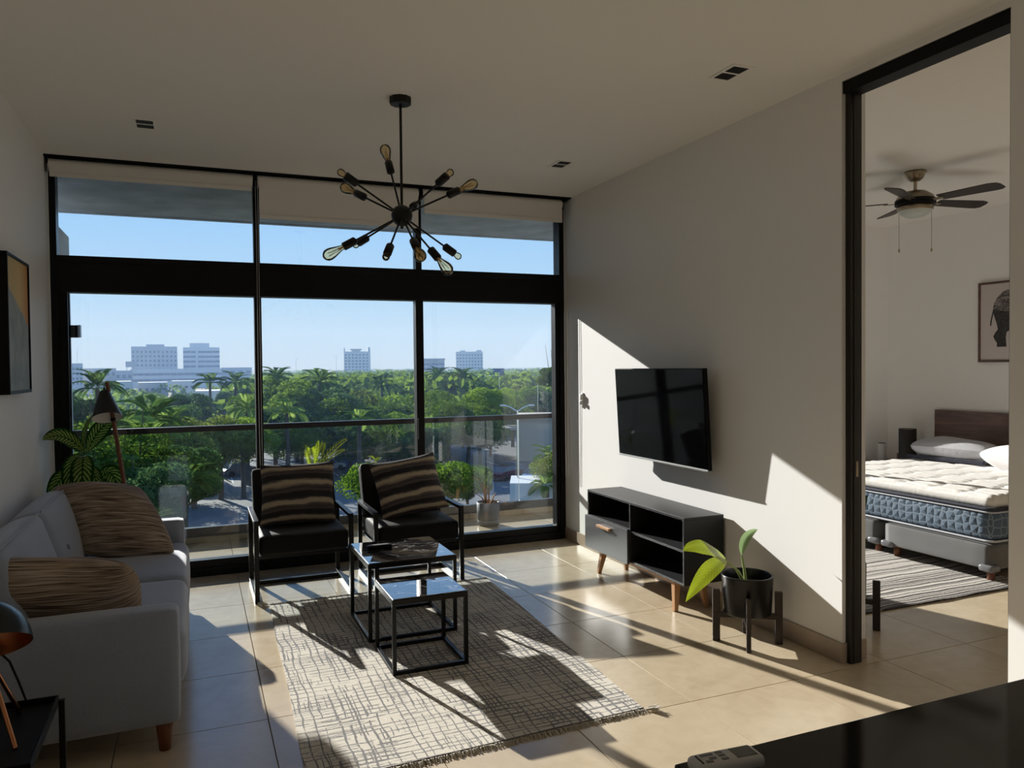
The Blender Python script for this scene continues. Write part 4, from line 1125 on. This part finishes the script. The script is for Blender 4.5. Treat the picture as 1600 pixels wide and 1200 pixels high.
for a, b in zip(edges[:-1], edges[1:]):
    MB().box(a+0.004, b-0.004, 7.434, 7.446, 0.125, 0.985).build('glass_panel', M['rail_glass'], rl)

# potted things standing on the balcony
gp = thing('potted_plant', (2.65, 7.05, -0.012), 'withered plant with bare brown stems in a grey pot on the balcony floor', 'plant')
MB().lathe([(0, -0.012), (0.098, -0.012), (0.105, -0.004), (0.108, 0.04), (0.106, 0.042), (0.108, 0.045), (0.112, 0.213), (0.106, 0.216), (0.103, 0.20), (0.10, 0.185)], 36, (2.65, 7.05, 0)).build('pot', simple('slate_pot', (0.10, 0.105, 0.12), 0.5), gp)
MB().lathe([(0, 0.188), (0.101, 0.185)], 24, (2.65, 7.05, 0)).build('soil', M['soil'], gp)
dry = simple('dry_stem', (0.36, 0.20, 0.11), 0.8)
rnd = random.Random(12)
for k in range(9):
    a = rnd.uniform(0, 6.28); o = Vector((2.65+0.02*math.cos(a), 7.05+0.02*math.sin(a), 0.18))
    hgt = rnd.uniform(0.12, 0.30); sp_ = rnd.uniform(0.01, 0.06) if k < 5 else rnd.uniform(0.08, 0.15)
    if k >= 5: hgt *= 0.4
    e = o + Vector((sp_*math.cos(a)-0.02, sp_*math.sin(a), hgt))
    MB().tube([o, o.lerp(e, 0.5)+Vector((0.01, 0, 0.02)), e], [0.009, 0.006, 0.002], 6).build('dry_stem', dry, gp)

def frond_mb(o, d, ln, droop, width, n=14, stiff=1.0, blade=0.022):
    """palm leaf: a bending rib with narrow leaflets on both sides"""
    o = Vector(o); d = Vector(d).normalized(); mb = MB()
    side = d.cross(Vector((0, 0, 1)))
    side = side.normalized() if side.length > 0.05 else Vector((1, 0, 0))
    def P(t): return o + d*(ln*t) - Vector((0, 0, 1))*(droop*ln*t*t)
    rib = [P(k/8) for k in range(9)]
    mb.tube(rib, [0.012*ln*(1-0.8*k/8)*0.6 for k in range(9)], 5, cap=False)
    for k in range(n):
        t = 0.15+0.85*k/n
        p = P(t); tg = (P(min(1, t+0.05))-P(t-0.05)).normalized()
        w = width*(math.sin(math.pi*(0.12+0.85*t))**0.7)
        for s in (-1, 1):
            dr = (tg*0.75 + side*s*0.8 - Vector((0, 0, 0.25*(1-stiff)))).normalized()
            tip = p+dr*w; nrm = tg.cross(side).normalized(); sd = dr.cross(nrm).normalized()*blade
            m = p+dr*w*0.45+nrm*0.012
            mb.add([p, m+sd, tip, m-sd], [(0, 1, 2, 3)])
    return mb
M['palm_yellow'] = leafmat('yellow_palm_leaf', (0.34, 0.42, 0.04), (0.55, 0.60, 0.07), 0.6, tcol=(1, 1, 0.5), fior=1.0)
M['palm_green'] = leafmat('green_palm_leaf', (0.07, 0.15, 0.035), (0.16, 0.26, 0.07), 0.45, fior=1.0)
def pot_palm(x, y, zp, fr, label, leaf, pr=0.10, ph=0.2):
    t = thing('potted_palm', (x, y, -0.012), label, 'plant')
    MB().lathe([(0, -0.012), (pr*0.85, -0.012), (pr, ph), (pr*0.93, ph), (pr*0.9, ph-0.02), (0, ph-0.015)], 24, (x, y, 0)).build('pot', M['black_satin'], t)
    MB().tube([(x, y, ph-0.02), (x, y, zp)], [0.014, 0.009], 8).build('stem', M['stem'], t)
    for d, ln, dp_, w in fr:
        frond_mb((x, y, zp), d, ln, dp_, w, 10, 0.8, 0.006).build('frond', leaf, t)
pot_palm(1.0, 7.2, 0.60, [((0.12, -0.05, 1), 0.30, 0.05, 0.13), ((-0.22, 0, 1), 0.27, 0.1, 0.12), ((0.75, 0.1, 1), 0.52, 0.25, 0.15), ((0.95, 0.2, 1), 0.44, 0.3, 0.14), ((0.32, 0.1, 1), 0.30, 0.1, 0.12), ((-0.05, 0.2, 1), 0.24, 0.1, 0.10)],
         'young yellow green palm on the balcony rising above the left armchair cushion', M['palm_yellow'])
pot_palm(-0.45, 7.0, 0.22, [((math.cos(a), math.sin(a)*0.6, 0.8+0.4*math.sin(a*3)), 0.42, 0.45, 0.16) for a in np.linspace(-0.6, 3.8, 11)],
         'bushy green palm on the balcony behind the far sofa arm', M['palm_green'])
sp2 = thing('seedling', (1.56, 7.15, -0.012), 'thin seedling with small leaves on the balcony between the armchairs', 'plant')
MB().lathe([(0, -0.012), (0.06, -0.012), (0.075, 0.14), (0.068, 0.14), (0.066, 0.12), (0, 0.122)], 20, (1.56, 7.15, 0)).build('pot', M['black_satin'], sp2)
MB().tube([(1.56, 7.15, 0.12), (1.555, 7.15, 0.45), (1.56, 7.15, 0.66)], [0.006, 0.004, 0.003], 6).build('stem', M['stem'], sp2)
for k in range(10):
    a = k*2.4; z = 0.50+0.02*k; b = Vector((1.56, 7.15, z)); e = b+Vector((0.075*math.cos(a), 0.075*math.sin(a), 0.03))
    leaf_mb(b, b.lerp(e, 0.5)+Vector((0, 0, 0.02)), e, 0.05, (0, -0.3, 1), 0.2, n=5).build('leaf', M['lime_leaf'], sp2)

# ================================================================== THE CITY BELOW
GZ = -10.2
def polar(az, dist): a = math.radians(az); return dist*math.sin(a), dist*math.cos(a)
def az_of(px): return 22.48+math.degrees(math.atan((px-800)/FPX))
def z_of(px, py, dist): return CAM_H + dist*(569-0.010*(px-265)*0-py)/FPX*math.cos(math.radians(az_of(px)-22.48))

def ground_mat():
    m, nt, b = nodes('scrub_and_asphalt')
    co = COORD(nt); n = NOISE(nt, co, 0.022, 4, 0.55)
    n2 = NOISE(nt, co, 0.6, 5)
    g = RAMP(nt, n2, [(0.3, (0.035, 0.055, 0.02)), (0.7, (0.09, 0.11, 0.045))])
    a = RAMP(nt, n2, [(0.3, (0.10, 0.10, 0.105)), (0.7, (0.16, 0.155, 0.15))])
    L(nt, MIX(nt, RAMP(nt, n, [(0.47, (0, 0, 0)), (0.50, (1, 1, 1))]), a, g), b.inputs['Base Color'])
    b.inputs['Roughness'].default_value = 0.95
    return m
struct('ground', MB().box(-3500, 5500, 7.7, 7000, GZ-1, GZ), ground_mat())
asph = simple('parking_asphalt', (0.13, 0.13, 0.14), 0.8, var=0.15, vscale=0.7)
lot = struct('parking_lot', MB().box(-20, 62, 58, 118, GZ, GZ+0.03), asph)
white_paint = simple('road_paint', (0.6, 0.6, 0.58), 0.7)
for i in range(24):
    MB().box(-10+2.7*i, -9.88+2.7*i, 84, 89, GZ+0.03, GZ+0.036).build('bay_line', white_paint, lot)

FW = simple('far_window_glass', (0.08, 0.10, 0.13), 0.2)
PALE = simple('pale_concrete', (0.52, 0.51, 0.50), 0.8, var=0.08, vscale=0.05)
WHITE = simple('white_concrete', (0.68, 0.67, 0.65), 0.8)
def far_building(name, az0, az1, dist, ztop, label, depth=18, mat=None, floors=6, bays=8, bands=False, curve=0.0, crown=None, wz0=None, group=None):
    """block facing the balcony between two bearings"""
    p0, p1 = Vector((*polar(az0, dist), 0)), Vector((*polar(az1, dist), 0))
    c = (p0+p1)/2; w = (p1-p0).length; x = (p1-p0).normalized(); y = Vector((-x.y, x.x, 0))
    t = thing(name, (c.x, c.y, GZ), label, 'building', group)
    mw_ = Matrix(((x.x, y.x, 0, c.x), (x.y, y.y, 0, c.y), (0, 0, 1, 0), (0, 0, 0, 1)))
    def face(u): return -curve*(1-(2*u/w)**2)
    mb = MB(); n = 12 if curve else 1
    fr = [(-w/2+w*k/n, face(-w/2+w*k/n)) for k in range(n+1)] + [(w/2, depth), (-w/2, depth)]
    vs = [mw_ @ Vector((a, b_, GZ)) for a, b_ in fr] + [mw_ @ Vector((a, b_, ztop)) for a, b_ in fr]
    q = len(fr)
    mb.add(vs, [(k, (k+1) % q, q+(k+1) % q, q+k) for k in range(q)] + [tuple(range(q, 2*q))])
    mb.build('walls', mat or PALE, t)
    zb = wz0 if wz0 is not None else max(GZ+4, ztop-floors*3.6-1.5)
    fh = (ztop-1.6-zb)/max(1, floors)
    wm = {}
    for f in range(floors):
        z0 = zb+f*fh
        if bands:
            nseg = bays
        else:
            nseg = bays
        for k in range(nseg):
            u = -w/2+w*(k+0.5)/nseg; ww = w/nseg*(0.96 if bands else 0.5)
            hh = fh*(0.40 if bands else 0.48)
            key = (round(ww, 2), round(hh, 2))
            if key not in wm:
                wm[key] = MB().box(-ww/2, ww/2, -0.12, 0.35, 0, hh).mesh('window', FW)
            o = bpy.data.objects.new('window', wm[key]); COL.objects.link(o); o.parent = t
            ang = math.atan2(x.y, x.x)
            slope = math.atan2(face(u+0.1)-face(u-0.1), 0.2)
            pw = mw_ @ Vector((u, face(u), z0+fh*0.3))
            o.location = pw - Vector((c.x, c.y, GZ)); o.rotation_euler = (0, 0, ang+slope)
    if crown:
        for nm, u0, u1, v0, v1, z0, z1 in crown:
            MB().box(u0*w, u1*w, v0, v1, ztop+z0, ztop+z1, mw_).build(nm, mat or PALE, t)
    return t
def fb(name, x0, x1, y, dist, label, **k):
    return far_building(name, az_of(x0), az_of(x1), dist, z_of((x0+x1)/2, y, dist), label, **k)
fb('office_tower', 206, 278, 534, 620, 'wide pale tower with a bowed front left of the banded tower', floors=7, bays=11, curve=6, depth=25,
   crown=[('roof_block', -0.18, 0.22, 3, 14, 0, 2.6), ('parapet', -0.5, 0.5, 2, 22, 0, 1.0)])
fb('office_tower', 287, 344, 534, 620, 'pale tower with dark horizontal window bands and a roof block', floors=6, bays=5, bands=True, depth=25,
   crown=[('roof_block', -0.32, 0.22, 2, 14, 0, 3.2), ('stair_strip', -0.16, -0.10, -1.0, 0.5, -33, 0)], mat=WHITE)
fb('mall', 204, 347, 567, 560, 'long low white building below the two towers on the left', floors=2, bays=14, bands=True, depth=40, mat=WHITE, wz0=-7)
fb('warehouse', 346, 394, 566, 580, 'plain long pale warehouse right of the banded tower', floors=1, bays=4, depth=40)
fb('apartment_block', 100, 130, 557, 450, 'grey blue block with an antenna at the far left of the skyline', floors=4, bays=5, depth=20,
   crown=[('antenna', 0.22, 0.235, 5, 5.3, 0, 7)])
fb('warehouse', 130, 182, 565, 480, 'low long shed right of the far left block', floors=1, bays=6, depth=30)
fb('warehouse', 180, 208, 569, 470, 'lowest pale shed beside the bowed tower', floors=1, bays=3, depth=30,
   crown=[('roof_sign', 0.1, 0.75, 3, 3.4, 1.8, 5.0), ('sign_post', 0.15, 0.18, 3, 3.3, 0, 2), ('sign_post', 0.66, 0.69, 3, 3.3, 0, 2)])
fb('hotel_tower', 538, 577, 543, 640, 'white hotel tower with a flared roof standing alone over the trees', floors=8, bays=7, depth=20, mat=WHITE,
   crown=[('roof_fin', -0.5, -0.46, 0, 18, 0, 3.0), ('roof_fin', 0.46, 0.5, 0, 18, 0, 3.2), ('roof_canopy', -0.25, 0.22, -1, 10, 1.2, 2.2), ('canopy_post', -0.2, 0.17, 2, 8, 0, 1.2), ('stair_tower', 0.50, 0.56, 0, 10, -30, 3.5)])
fb('hotel_tower', 713, 755, 545, 660, 'white tower with a grid of small windows right of the middle post', floors=7, bays=9, depth=22, mat=WHITE,
   crown=[('roof_block', -0.35, -0.15, 3, 10, 0, 1.2), ('roof_block', 0.25, 0.45, 3, 10, 0, 1.4)])
fb('office_block', 660, 695, 557, 520, 'grey flat roofed office block beside the middle window post', floors=4, bays=5, bands=True, depth=20, crown=[('roof_slab', -0.53, 0.53, -1, 20, 0, 0.8)])
fb('shop', 400, 437, 594, 150, 'low blue walled shop with white roof unit among the trees', floors=1, bays=3, depth=12, mat=simple('violet_blue_wall', (0.10, 0.12, 0.36), 0.7),
   crown=[('roof_unit', -0.1, 0.35, 3, 7, 0, 1.1)])
fb('warehouse', 515, 562, 580, 330, 'long pale blue roofed hall before the white hotel', floors=1, bays=6, depth=20, mat=simple('pale_blue_metal', (0.40, 0.50, 0.58), 0.5))
fb('warehouse', 736, 772, 583, 220, 'light blue flat warehouse among the right hand trees', floors=1, bays=3, depth=14, mat=simple('light_blue_metal', (0.42, 0.52, 0.62), 0.5))
fb('office_block', 771, 788, 572, 230, 'dark blue cube shaped block behind the street light', floors=2, bays=3, depth=10, mat=simple('dark_blue_glass', (0.05, 0.08, 0.14), 0.3))
fb('house', 305, 345, 602, 190, 'white low house roof among palms under the banded tower', floors=1, bays=4, depth=12, mat=WHITE)
fb('house', 352, 400, 599, 170, 'white low house right of the palm clump', floors=1, bays=4, depth=12, mat=WHITE)
fb('house', 215, 262, 588, 300, 'pale low house below the bowed tower', floors=1, bays=5, depth=14, mat=PALE)
fb('house', 268, 305, 586, 330, 'pale low house below the gap of the towers', floors=1, bays=4, depth=14, mat=WHITE)
fb('house', 160, 205, 586, 280, 'small pale house behind the left palms', floors=1, bays=4, depth=14, mat=WHITE)
TAN = simple('tan_render', (0.50, 0.42, 0.32), 0.8)
fb('gatehouse', 806, 862, 652, 95, 'tan flat roofed building at the right end of the parking lot', floors=0, bays=1, depth=8, mat=TAN, crown=[('roof_slab', -0.52, 0.52, -0.4, 8.4, 0, 0.35), ('canopy', -0.9, -0.5, -1.5, 3, -1.2, -0.9)])
fb('gatehouse', 795, 866, 752, 42, 'small white box shaped kiosk just beyond the railing', floors=1, bays=2, depth=3, mat=WHITE, wz0=GZ+0.6)

def pole_light(px_, ytop, dist, label, arms=True):
    az = az_of(px_); x, y = polar(az, dist); zt = z_of(px_, ytop, dist)
    t = thing('street_light', (x, y, GZ), label, 'street light')
    MB().tube([(x, y, GZ), (x, y, zt-0.4)], [0.09, 0.05], 8).build('pole', M['chrome'], t)
    r = Vector((math.cos(math.radians(az)), -math.sin(math.radians(az)), 0))
    for s in ((-1, 1) if arms else (1,)):
        p = Vector((x, y, zt-0.45)); e = p+r*s*0.7+Vector((0, 0, 0.35))
        MB().tube([p, p+r*s*0.4+Vector((0, 0, 0.25)), e], 0.035, 6).build('arm', M['chrome'], t)
        MB().softbox(e+r*s*0.12, (0.34, 0.14, 0.08), 0.03, n=4, m=Matrix.Rotation(-math.radians(az), 3, 'Z')).build('lamp_head', M['white_plastic'], t)
pole_light(808, 627, 44, 'twin armed street light rising over the parking lot at right')
pole_light(780, 574, 130, 'street light beside the dark blue block', True)
pole_light(840, 581, 120, 'distant twin street light near the right window edge', True)
pole_light(526, 549, 260, 'tall thin light mast left of the white hotel', True)
pole_light(463, 552, 280, 'single tall mast over the trees of the middle pane', False)

# ------------------------------------------------------------------ trees
def crown_mesh(seed, nleaf, leaf, flat=0.62, lobes=16):
    r = np.random.default_rng(seed)
    c = r.normal(size=(lobes, 3)); c /= np.linalg.norm(c, axis=1)[:, None]
    c *= r.uniform(0.25, 0.72, (lobes, 1)); c[:, 2] = c[:, 2]*flat+0.05
    rad = r.uniform(0.26, 0.44, lobes)
    k = r.integers(0, lobes, nleaf)
    d = r.normal(size=(nleaf, 3)); d[:, 2] += 0.35; d /= np.linalg.norm(d, axis=1)[:, None]
    p = c[k] + d*rad[k][:, None]*r.uniform(0.72, 1.05, (nleaf, 1))*np.array([1, 1, 0.8])
    nr = d + r.normal(size=(nleaf, 3))*0.55; nr /= np.linalg.norm(nr, axis=1)[:, None]
    t = np.cross(nr, r.normal(size=(nleaf, 3))); t /= np.linalg.norm(t, axis=1)[:, None]
    b = np.cross(nr, t)
    s = leaf*r.uniform(0.6, 1.3, (nleaf, 1))
    v = np.stack([p-t*s, p-b*s*0.5, p+t*s, p+b*s*0.5], 1).reshape(-1, 3)
    me = bpy.data.meshes.new('foliage')
    me.from_pydata(v.tolist(), [], np.arange(len(v)).reshape(-1, 4).tolist())
    return me, c, rad
TREE = []
LM = [leafmat('broad_leaf_green', (0.050, 0.105, 0.022), (0.19, 0.28, 0.055), 0.5, fior=1.0, scale=1.2, tcol=(1, 1, 0.55)),
      leafmat('bright_leaf_green', (0.095, 0.18, 0.03), (0.30, 0.42, 0.07), 0.52, fior=1.0, scale=1.2, tcol=(1, 1, 0.5)),
      leafmat('dusky_leaf_green', (0.035, 0.085, 0.03), (0.12, 0.20, 0.065), 0.45, fior=1.0, scale=1.2),
      leafmat('olive_leaf_green', (0.09, 0.13, 0.03), (0.26, 0.31, 0.08), 0.5, fior=1.0, scale=1.2, tcol=(1, 1, 0.6))]
BARK = simple('tree_bark', (0.10, 0.075, 0.055), 0.9, var=0.3, vscale=6, bump=0.5, bscale=14, bdist=0.03)
for i in range(6):
    me, c, rad = crown_mesh(40+i, 14000, 0.036 if i < 4 else 0.042, flat=(0.62, 0.5, 0.75, 0.55, 0.9, 0.45)[i], lobes=(16, 20, 14, 18, 12, 22)[i])
    me.materials.append(LM[(0, 1, 2, 3, 0, 1)[i]])
    mb = MB()
    mb.tube([(0, 0, -1.0), (0.02, 0, -0.6), (0, 0.01, -0.25)], [0.06, 0.05, 0.04], 8)
    for j in range(7):
        q = Vector(c[j]); mb.tube([(0, 0.01, -0.45+0.03*j), (q.x*0.5, q.y*0.5, q.z*0.4-0.18), tuple(q)], [0.028, 0.018, 0.006], 6)
    TREE.append((me, mb.mesh('trunk', BARK)))
TG = 'broad leaved trees below the balcony'
def tree(px_, ytop, dist, rad, kind, label):
    az = az_of(px_); x, y = polar(az, dist); zt = z_of(px_, ytop, dist)
    t = thing('tree', (x, y, GZ), label, 'tree', TG, rz=px_*0.37)
    me, tr = TREE[kind]
    o = bpy.data.objects.new('foliage', me); COL.objects.link(o); o.parent = t
    hz = rad*0.85; zc = zt-GZ-hz*0.85
    o.location = (0, 0, zc); o.scale = (rad, rad, hz); o['kind'] = 'stuff'
    o2 = bpy.data.objects.new('trunk', tr); COL.objects.link(o2); o2.parent = t
    o2.location = (0, 0, zc); o2.scale = (rad, rad, zc)   # trunk reaches the ground
    return t
for a in (
    (118, 592, 75, 4.4, 2, 'dark tree at the far left edge beside the window jamb'),
    (140, 640, 40, 3.4, 0, 'near dark tree low in the left pane under the partition light'),
    (172, 612, 70, 4.4, 3, 'olive tree behind the floor lamp shade'),
    (205, 648, 42, 3.2, 0, 'near green tree low in the left pane right of the floor lamp'),
    (222, 622, 80, 4.6, 0, 'mid green tree under the bowed tower'),
    (262, 614, 95, 4.6, 2, 'dusky tree crown under the right half of the bowed tower'),
    (293, 598, 110, 4.0, 2, 'dark round tree below the gap between the two towers'),
    (300, 636, 70, 4.2, 3, 'yellowish feathery tree in the middle of the left pane'),
    (342, 630, 74, 4.4, 3, 'yellow green tree in the right half of the left pane'),
    (378, 622, 74, 4.2, 1, 'bright tree against the left window post'),
    (365, 592, 150, 5.0, 2, 'hazy tree under the palms of the left pane'),
    (258, 668, 45, 3.4, 2, 'shaded tree under the handrail in the left pane'),
    (212, 700, 36, 3.0, 2, 'dark tree low behind the railing left of the sofa cushion'),
    (430, 576, 105, 6.0, 0, 'tall tree at the left edge of the middle pane'),
    (462, 578, 100, 6.0, 0, 'large tree left of the middle of the middle pane'),
    (505, 590, 98, 5.5, 2, 'dark spreading tree in the centre of the middle pane'),
    (428, 618, 88, 5.0, 2, 'dark glossy tree low at the left of the middle pane'),
    (470, 634, 86, 4.6, 1, 'light green tree just above the handrail in the middle pane'),
    (535, 608, 94, 5.6, 0, 'wide tree below the white hotel'),
    (572, 592, 115, 7.5, 3, 'broad flat topped tree right of the white hotel'),
    (615, 586, 120, 8.0, 1, 'broad flat topped sunny tree left of the middle window post'),
    (600, 614, 100, 6.5, 1, 'nearer wide sunny tree left of the middle window post'),
    (645, 600, 108, 7.0, 0, 'tree half hidden by the middle window post'),
    (545, 642, 86, 4.6, 2, 'shaded tree behind the handrail in the middle pane'),
    (612, 640, 84, 4.8, 0, 'dark tree above the handrail beside the middle window post'),
    (596, 696, 46, 2.9, 1, 'bright bushy tree behind the glass railing beside the right chair cushion'),
    (690, 598, 100, 6.0, 0, 'wide tree at the left of the right pane'),
    (730, 606, 92, 4.6, 0, 'mid green tree below the tower with the window grid'),
    (765, 588, 100, 3.6, 1, 'tall bright green tree in the centre of the right pane'),
    (700, 626, 92, 4.6, 1, 'sunny low tree at the left of the right pane'),
    (748, 636, 88, 4.0, 0, 'dark tree under the tall bright tree'),
    (815, 588, 140, 7.0, 3, 'hazy olive tree behind the twin street light'),
    (850, 582, 130, 6.5, 1, 'sunlit tree near the right window jamb'),
    (867, 568, 100, 2.6, 4, 'narrow dark tree touching the right window jamb'),
    (800, 610, 112, 5.0, 0, 'tree behind the tan flat roofed building'),
    (688, 694, 50, 3.2, 1, 'bright tree behind the railing beside the right armchair'),
    (668, 652, 84, 4.4, 2, 'shaded tree behind the middle window post at rail height'),
    (728, 712, 52, 2.4, 2, 'dark low tree behind the withered plant'),
    (878, 700, 44, 2.0, 3, 'feathery tree at the right edge below the handrail'),
): tree(*a)

# palms, each frond an object
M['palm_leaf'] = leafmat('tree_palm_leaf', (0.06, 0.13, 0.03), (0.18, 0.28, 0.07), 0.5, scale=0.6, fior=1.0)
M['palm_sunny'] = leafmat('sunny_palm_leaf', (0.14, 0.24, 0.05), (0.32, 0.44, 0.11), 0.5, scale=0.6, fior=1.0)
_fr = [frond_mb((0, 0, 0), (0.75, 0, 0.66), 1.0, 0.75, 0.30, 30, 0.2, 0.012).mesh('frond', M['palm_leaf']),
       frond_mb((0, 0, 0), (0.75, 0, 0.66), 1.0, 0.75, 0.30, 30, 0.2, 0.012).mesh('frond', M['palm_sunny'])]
_pt = MB().tube([(0, 0, 0), (0.012, 0, 0.5), (0, 0, 1.0)], [0.020, 0.015, 0.013], 8).mesh('trunk', BARK)
def palm(px_, ytop, dist, ln, kind, label):
    az = az_of(px_); x, y = polar(az, dist); zt = z_of(px_, ytop, dist)-ln*0.55
    t = thing('palm_tree', (x, y, GZ), label, 'palm', 'palms below the balcony', rz=px_)
    o = bpy.data.objects.new('trunk', _pt); COL.objects.link(o); o.parent = t; hgt = zt-GZ
    o.scale = (14, 14, hgt)
    r = random.Random(int(px_))
    for k in range(15):
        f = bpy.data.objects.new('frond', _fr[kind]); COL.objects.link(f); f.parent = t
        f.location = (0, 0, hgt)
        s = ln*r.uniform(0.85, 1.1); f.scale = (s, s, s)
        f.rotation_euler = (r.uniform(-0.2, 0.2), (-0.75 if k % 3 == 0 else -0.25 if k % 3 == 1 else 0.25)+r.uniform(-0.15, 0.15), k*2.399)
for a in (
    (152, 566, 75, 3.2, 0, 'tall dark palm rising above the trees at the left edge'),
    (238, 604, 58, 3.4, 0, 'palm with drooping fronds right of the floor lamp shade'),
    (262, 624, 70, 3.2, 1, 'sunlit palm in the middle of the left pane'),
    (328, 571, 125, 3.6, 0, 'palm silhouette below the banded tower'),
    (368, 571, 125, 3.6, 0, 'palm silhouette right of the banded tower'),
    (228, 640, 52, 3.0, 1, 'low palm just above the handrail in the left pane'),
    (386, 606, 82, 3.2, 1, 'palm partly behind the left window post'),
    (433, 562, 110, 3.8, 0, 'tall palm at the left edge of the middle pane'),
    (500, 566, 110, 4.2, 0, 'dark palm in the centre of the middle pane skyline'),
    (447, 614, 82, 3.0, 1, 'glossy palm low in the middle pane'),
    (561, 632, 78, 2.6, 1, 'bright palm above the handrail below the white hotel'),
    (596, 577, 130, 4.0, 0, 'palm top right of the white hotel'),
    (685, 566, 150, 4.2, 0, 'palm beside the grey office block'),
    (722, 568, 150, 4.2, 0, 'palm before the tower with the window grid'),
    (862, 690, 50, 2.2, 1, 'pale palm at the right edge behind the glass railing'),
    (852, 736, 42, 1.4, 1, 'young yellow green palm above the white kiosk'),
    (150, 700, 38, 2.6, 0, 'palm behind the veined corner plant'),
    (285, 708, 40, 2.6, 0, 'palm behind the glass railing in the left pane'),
): palm(*a)

# woodland between the town and the horizon: one mass nobody could count
r_ = np.random.default_rng(5)
nb = 1500
az_ = np.radians(r_.uniform(-14, 34, nb)); ds = 140*np.exp(r_.uniform(0, 1.9, nb))
keep = ~((az_ < math.radians(4.2)) & ((ds > 300) | (r_.random(nb) < 0.65)))
az_, ds = az_[keep], ds[keep]; nb = len(az_)
cx, cy = ds*np.sin(az_), ds*np.cos(az_); rr = r_.uniform(3.5, 6.5, nb)*(1+ds/900); top = np.where(np.degrees(az_) < 4, 5.0, 8.3)+r_.uniform(-2.0, 1.8, nb)
nl = 110
k = np.repeat(np.arange(nb), nl); n_ = len(k)
d = r_.normal(size=(n_, 3)); d[:, 2] = np.abs(d[:, 2])*0.9; d /= np.linalg.norm(d, axis=1)[:, None]
p = np.stack([cx[k], cy[k], GZ+top[k]-rr[k]*0.7], 1) + d*rr[k][:, None]*np.array([1, 1, 0.75])
nr = d+r_.normal(size=(n_, 3))*0.5; nr /= np.linalg.norm(nr, axis=1)[:, None]
t_ = np.cross(nr, r_.normal(size=(n_, 3))); t_ /= np.linalg.norm(t_, axis=1)[:, None]; b_ = np.cross(nr, t_)
s_ = (rr[k]*0.15)[:, None]*r_.uniform(0.6, 1.2, (n_, 1))
v = np.stack([p-t_*s_, p-b_*s_*0.7, p+t_*s_, p+b_*s_*0.7], 1).reshape(-1, 3)
me = bpy.data.meshes.new('woodland'); me.from_pydata(v.tolist(), [], np.arange(len(v)).reshape(-1, 4).tolist())
me.materials.append(LM[0])
wd = bpy.data.objects.new('woodland', me); COL.objects.link(wd)
tag(wd, 'hazy belt of distant treetops reaching to the horizon', 'woodland', kind='stuff')

# ------------------------------------------------------------------ parked cars
def car(px_, py_, dist, heading, paint, label):
    az = az_of(px_); x, y = polar(az, dist)
    t = thing('car', (x, y, GZ+0.03), label, 'car', 'cars parked below the balcony', rz=heading)
    prof = [(-2.1, 0.35), (-2.15, 0.75), (-1.9, 0.92), (-1.2, 0.98), (1.0, 0.95), (1.9, 0.80), (2.12, 0.6), (2.1, 0.35)]
    cab = [(-1.6, 0.95), (-1.15, 1.42), (0.25, 1.45), (1.05, 0.95)]
    def ext(pr, w, w2):
        n = len(pr); q = MB()
        vs = [(a, -w if z < 1 else -w2, z) for a, z in pr] + [(a, w if z < 1 else w2, z) for a, z in pr]
        return q.add(vs, [tuple(range(n)), tuple(reversed(range(n, 2*n)))] + [(i, n+i, n+(i+1) % n, (i+1) % n) for i in range(n)])
    for nm, mb, m in (('body', ext(prof, 0.86, 0.86), paint), ('cabin_glass', ext(cab, 0.80, 0.66), FW), ('roof', MB().box(-1.1, 0.2, -0.64, 0.64, 1.43, 1.48), paint)):
        o = bpy.data.objects.new(nm, mb.mesh(nm, m)); COL.objects.link(o); o.parent = t
    for wx in (-1.3, 1.3):
        for wy in (-0.84, 0.84):
            mb = MB().lathe([(0, -0.1), (0.31, -0.1), (0.33, 0), (0.31, 0.1), (0, 0.1)], 14, m=Matrix.Rotation(math.pi/2, 3, 'X'))
            o = bpy.data.objects.new('wheel', mb.mesh('wheel', M['black_satin'])); COL.objects.link(o); o.parent = t; o.location = (wx, wy, 0.33)
def paint(n, c): return simple(n, c, 0.25, 0.2, coat=0.5)
for a in ((372, 0, 90, 0.4, paint('graphite_paint', (0.06, 0.065, 0.08)), 'graphite car parked beside the left window post'),
          (347, 0, 93, 0.4, paint('silver_paint', (0.45, 0.46, 0.48)), 'silver car left of the graphite car'),
          (455, 0, 86, 0.5, paint('white_paint_car', (0.7, 0.7, 0.7)), 'white car parked behind the yellow palm'),
          (540, 0, 92, 0.5, paint('blue_paint', (0.08, 0.12, 0.25)), 'blue car parked between the armchairs in view'),
          (508, 0, 90, 0.5, paint('pearl_paint', (0.55, 0.54, 0.5)), 'pearl coloured car right of the yellow palm'),
          (790, 0, 80, 0.6, paint('dark_red_paint', (0.14, 0.02, 0.025)), 'dark red car parked left of the white kiosk'),
          (842, 0, 78, 0.6, paint('sky_blue_paint', (0.35, 0.48, 0.62)), 'pale blue car parked behind the white kiosk')):
    car(*a)

# ------------------------------------------------------------------ haze over the town
hz = bpy.data.materials.new('town_haze'); hz.use_nodes = True
nt = hz.node_tree; nt.nodes.clear()
o = N(nt, 'OutputMaterial'); vs_ = N(nt, 'VolumeScatter', Color=(0.42, 0.62, 1.0, 1), Density=0.0008, Anisotropy=0.0)
L(nt, vs_.outputs[0], o.inputs['Volume'])
hob = MB().box(-900, 1500, 45, 1300, GZ-2, 62).build('haze', hz)
tag(hob, 'thin blue haze hanging over the distant town and trees', 'haze', kind='stuff')
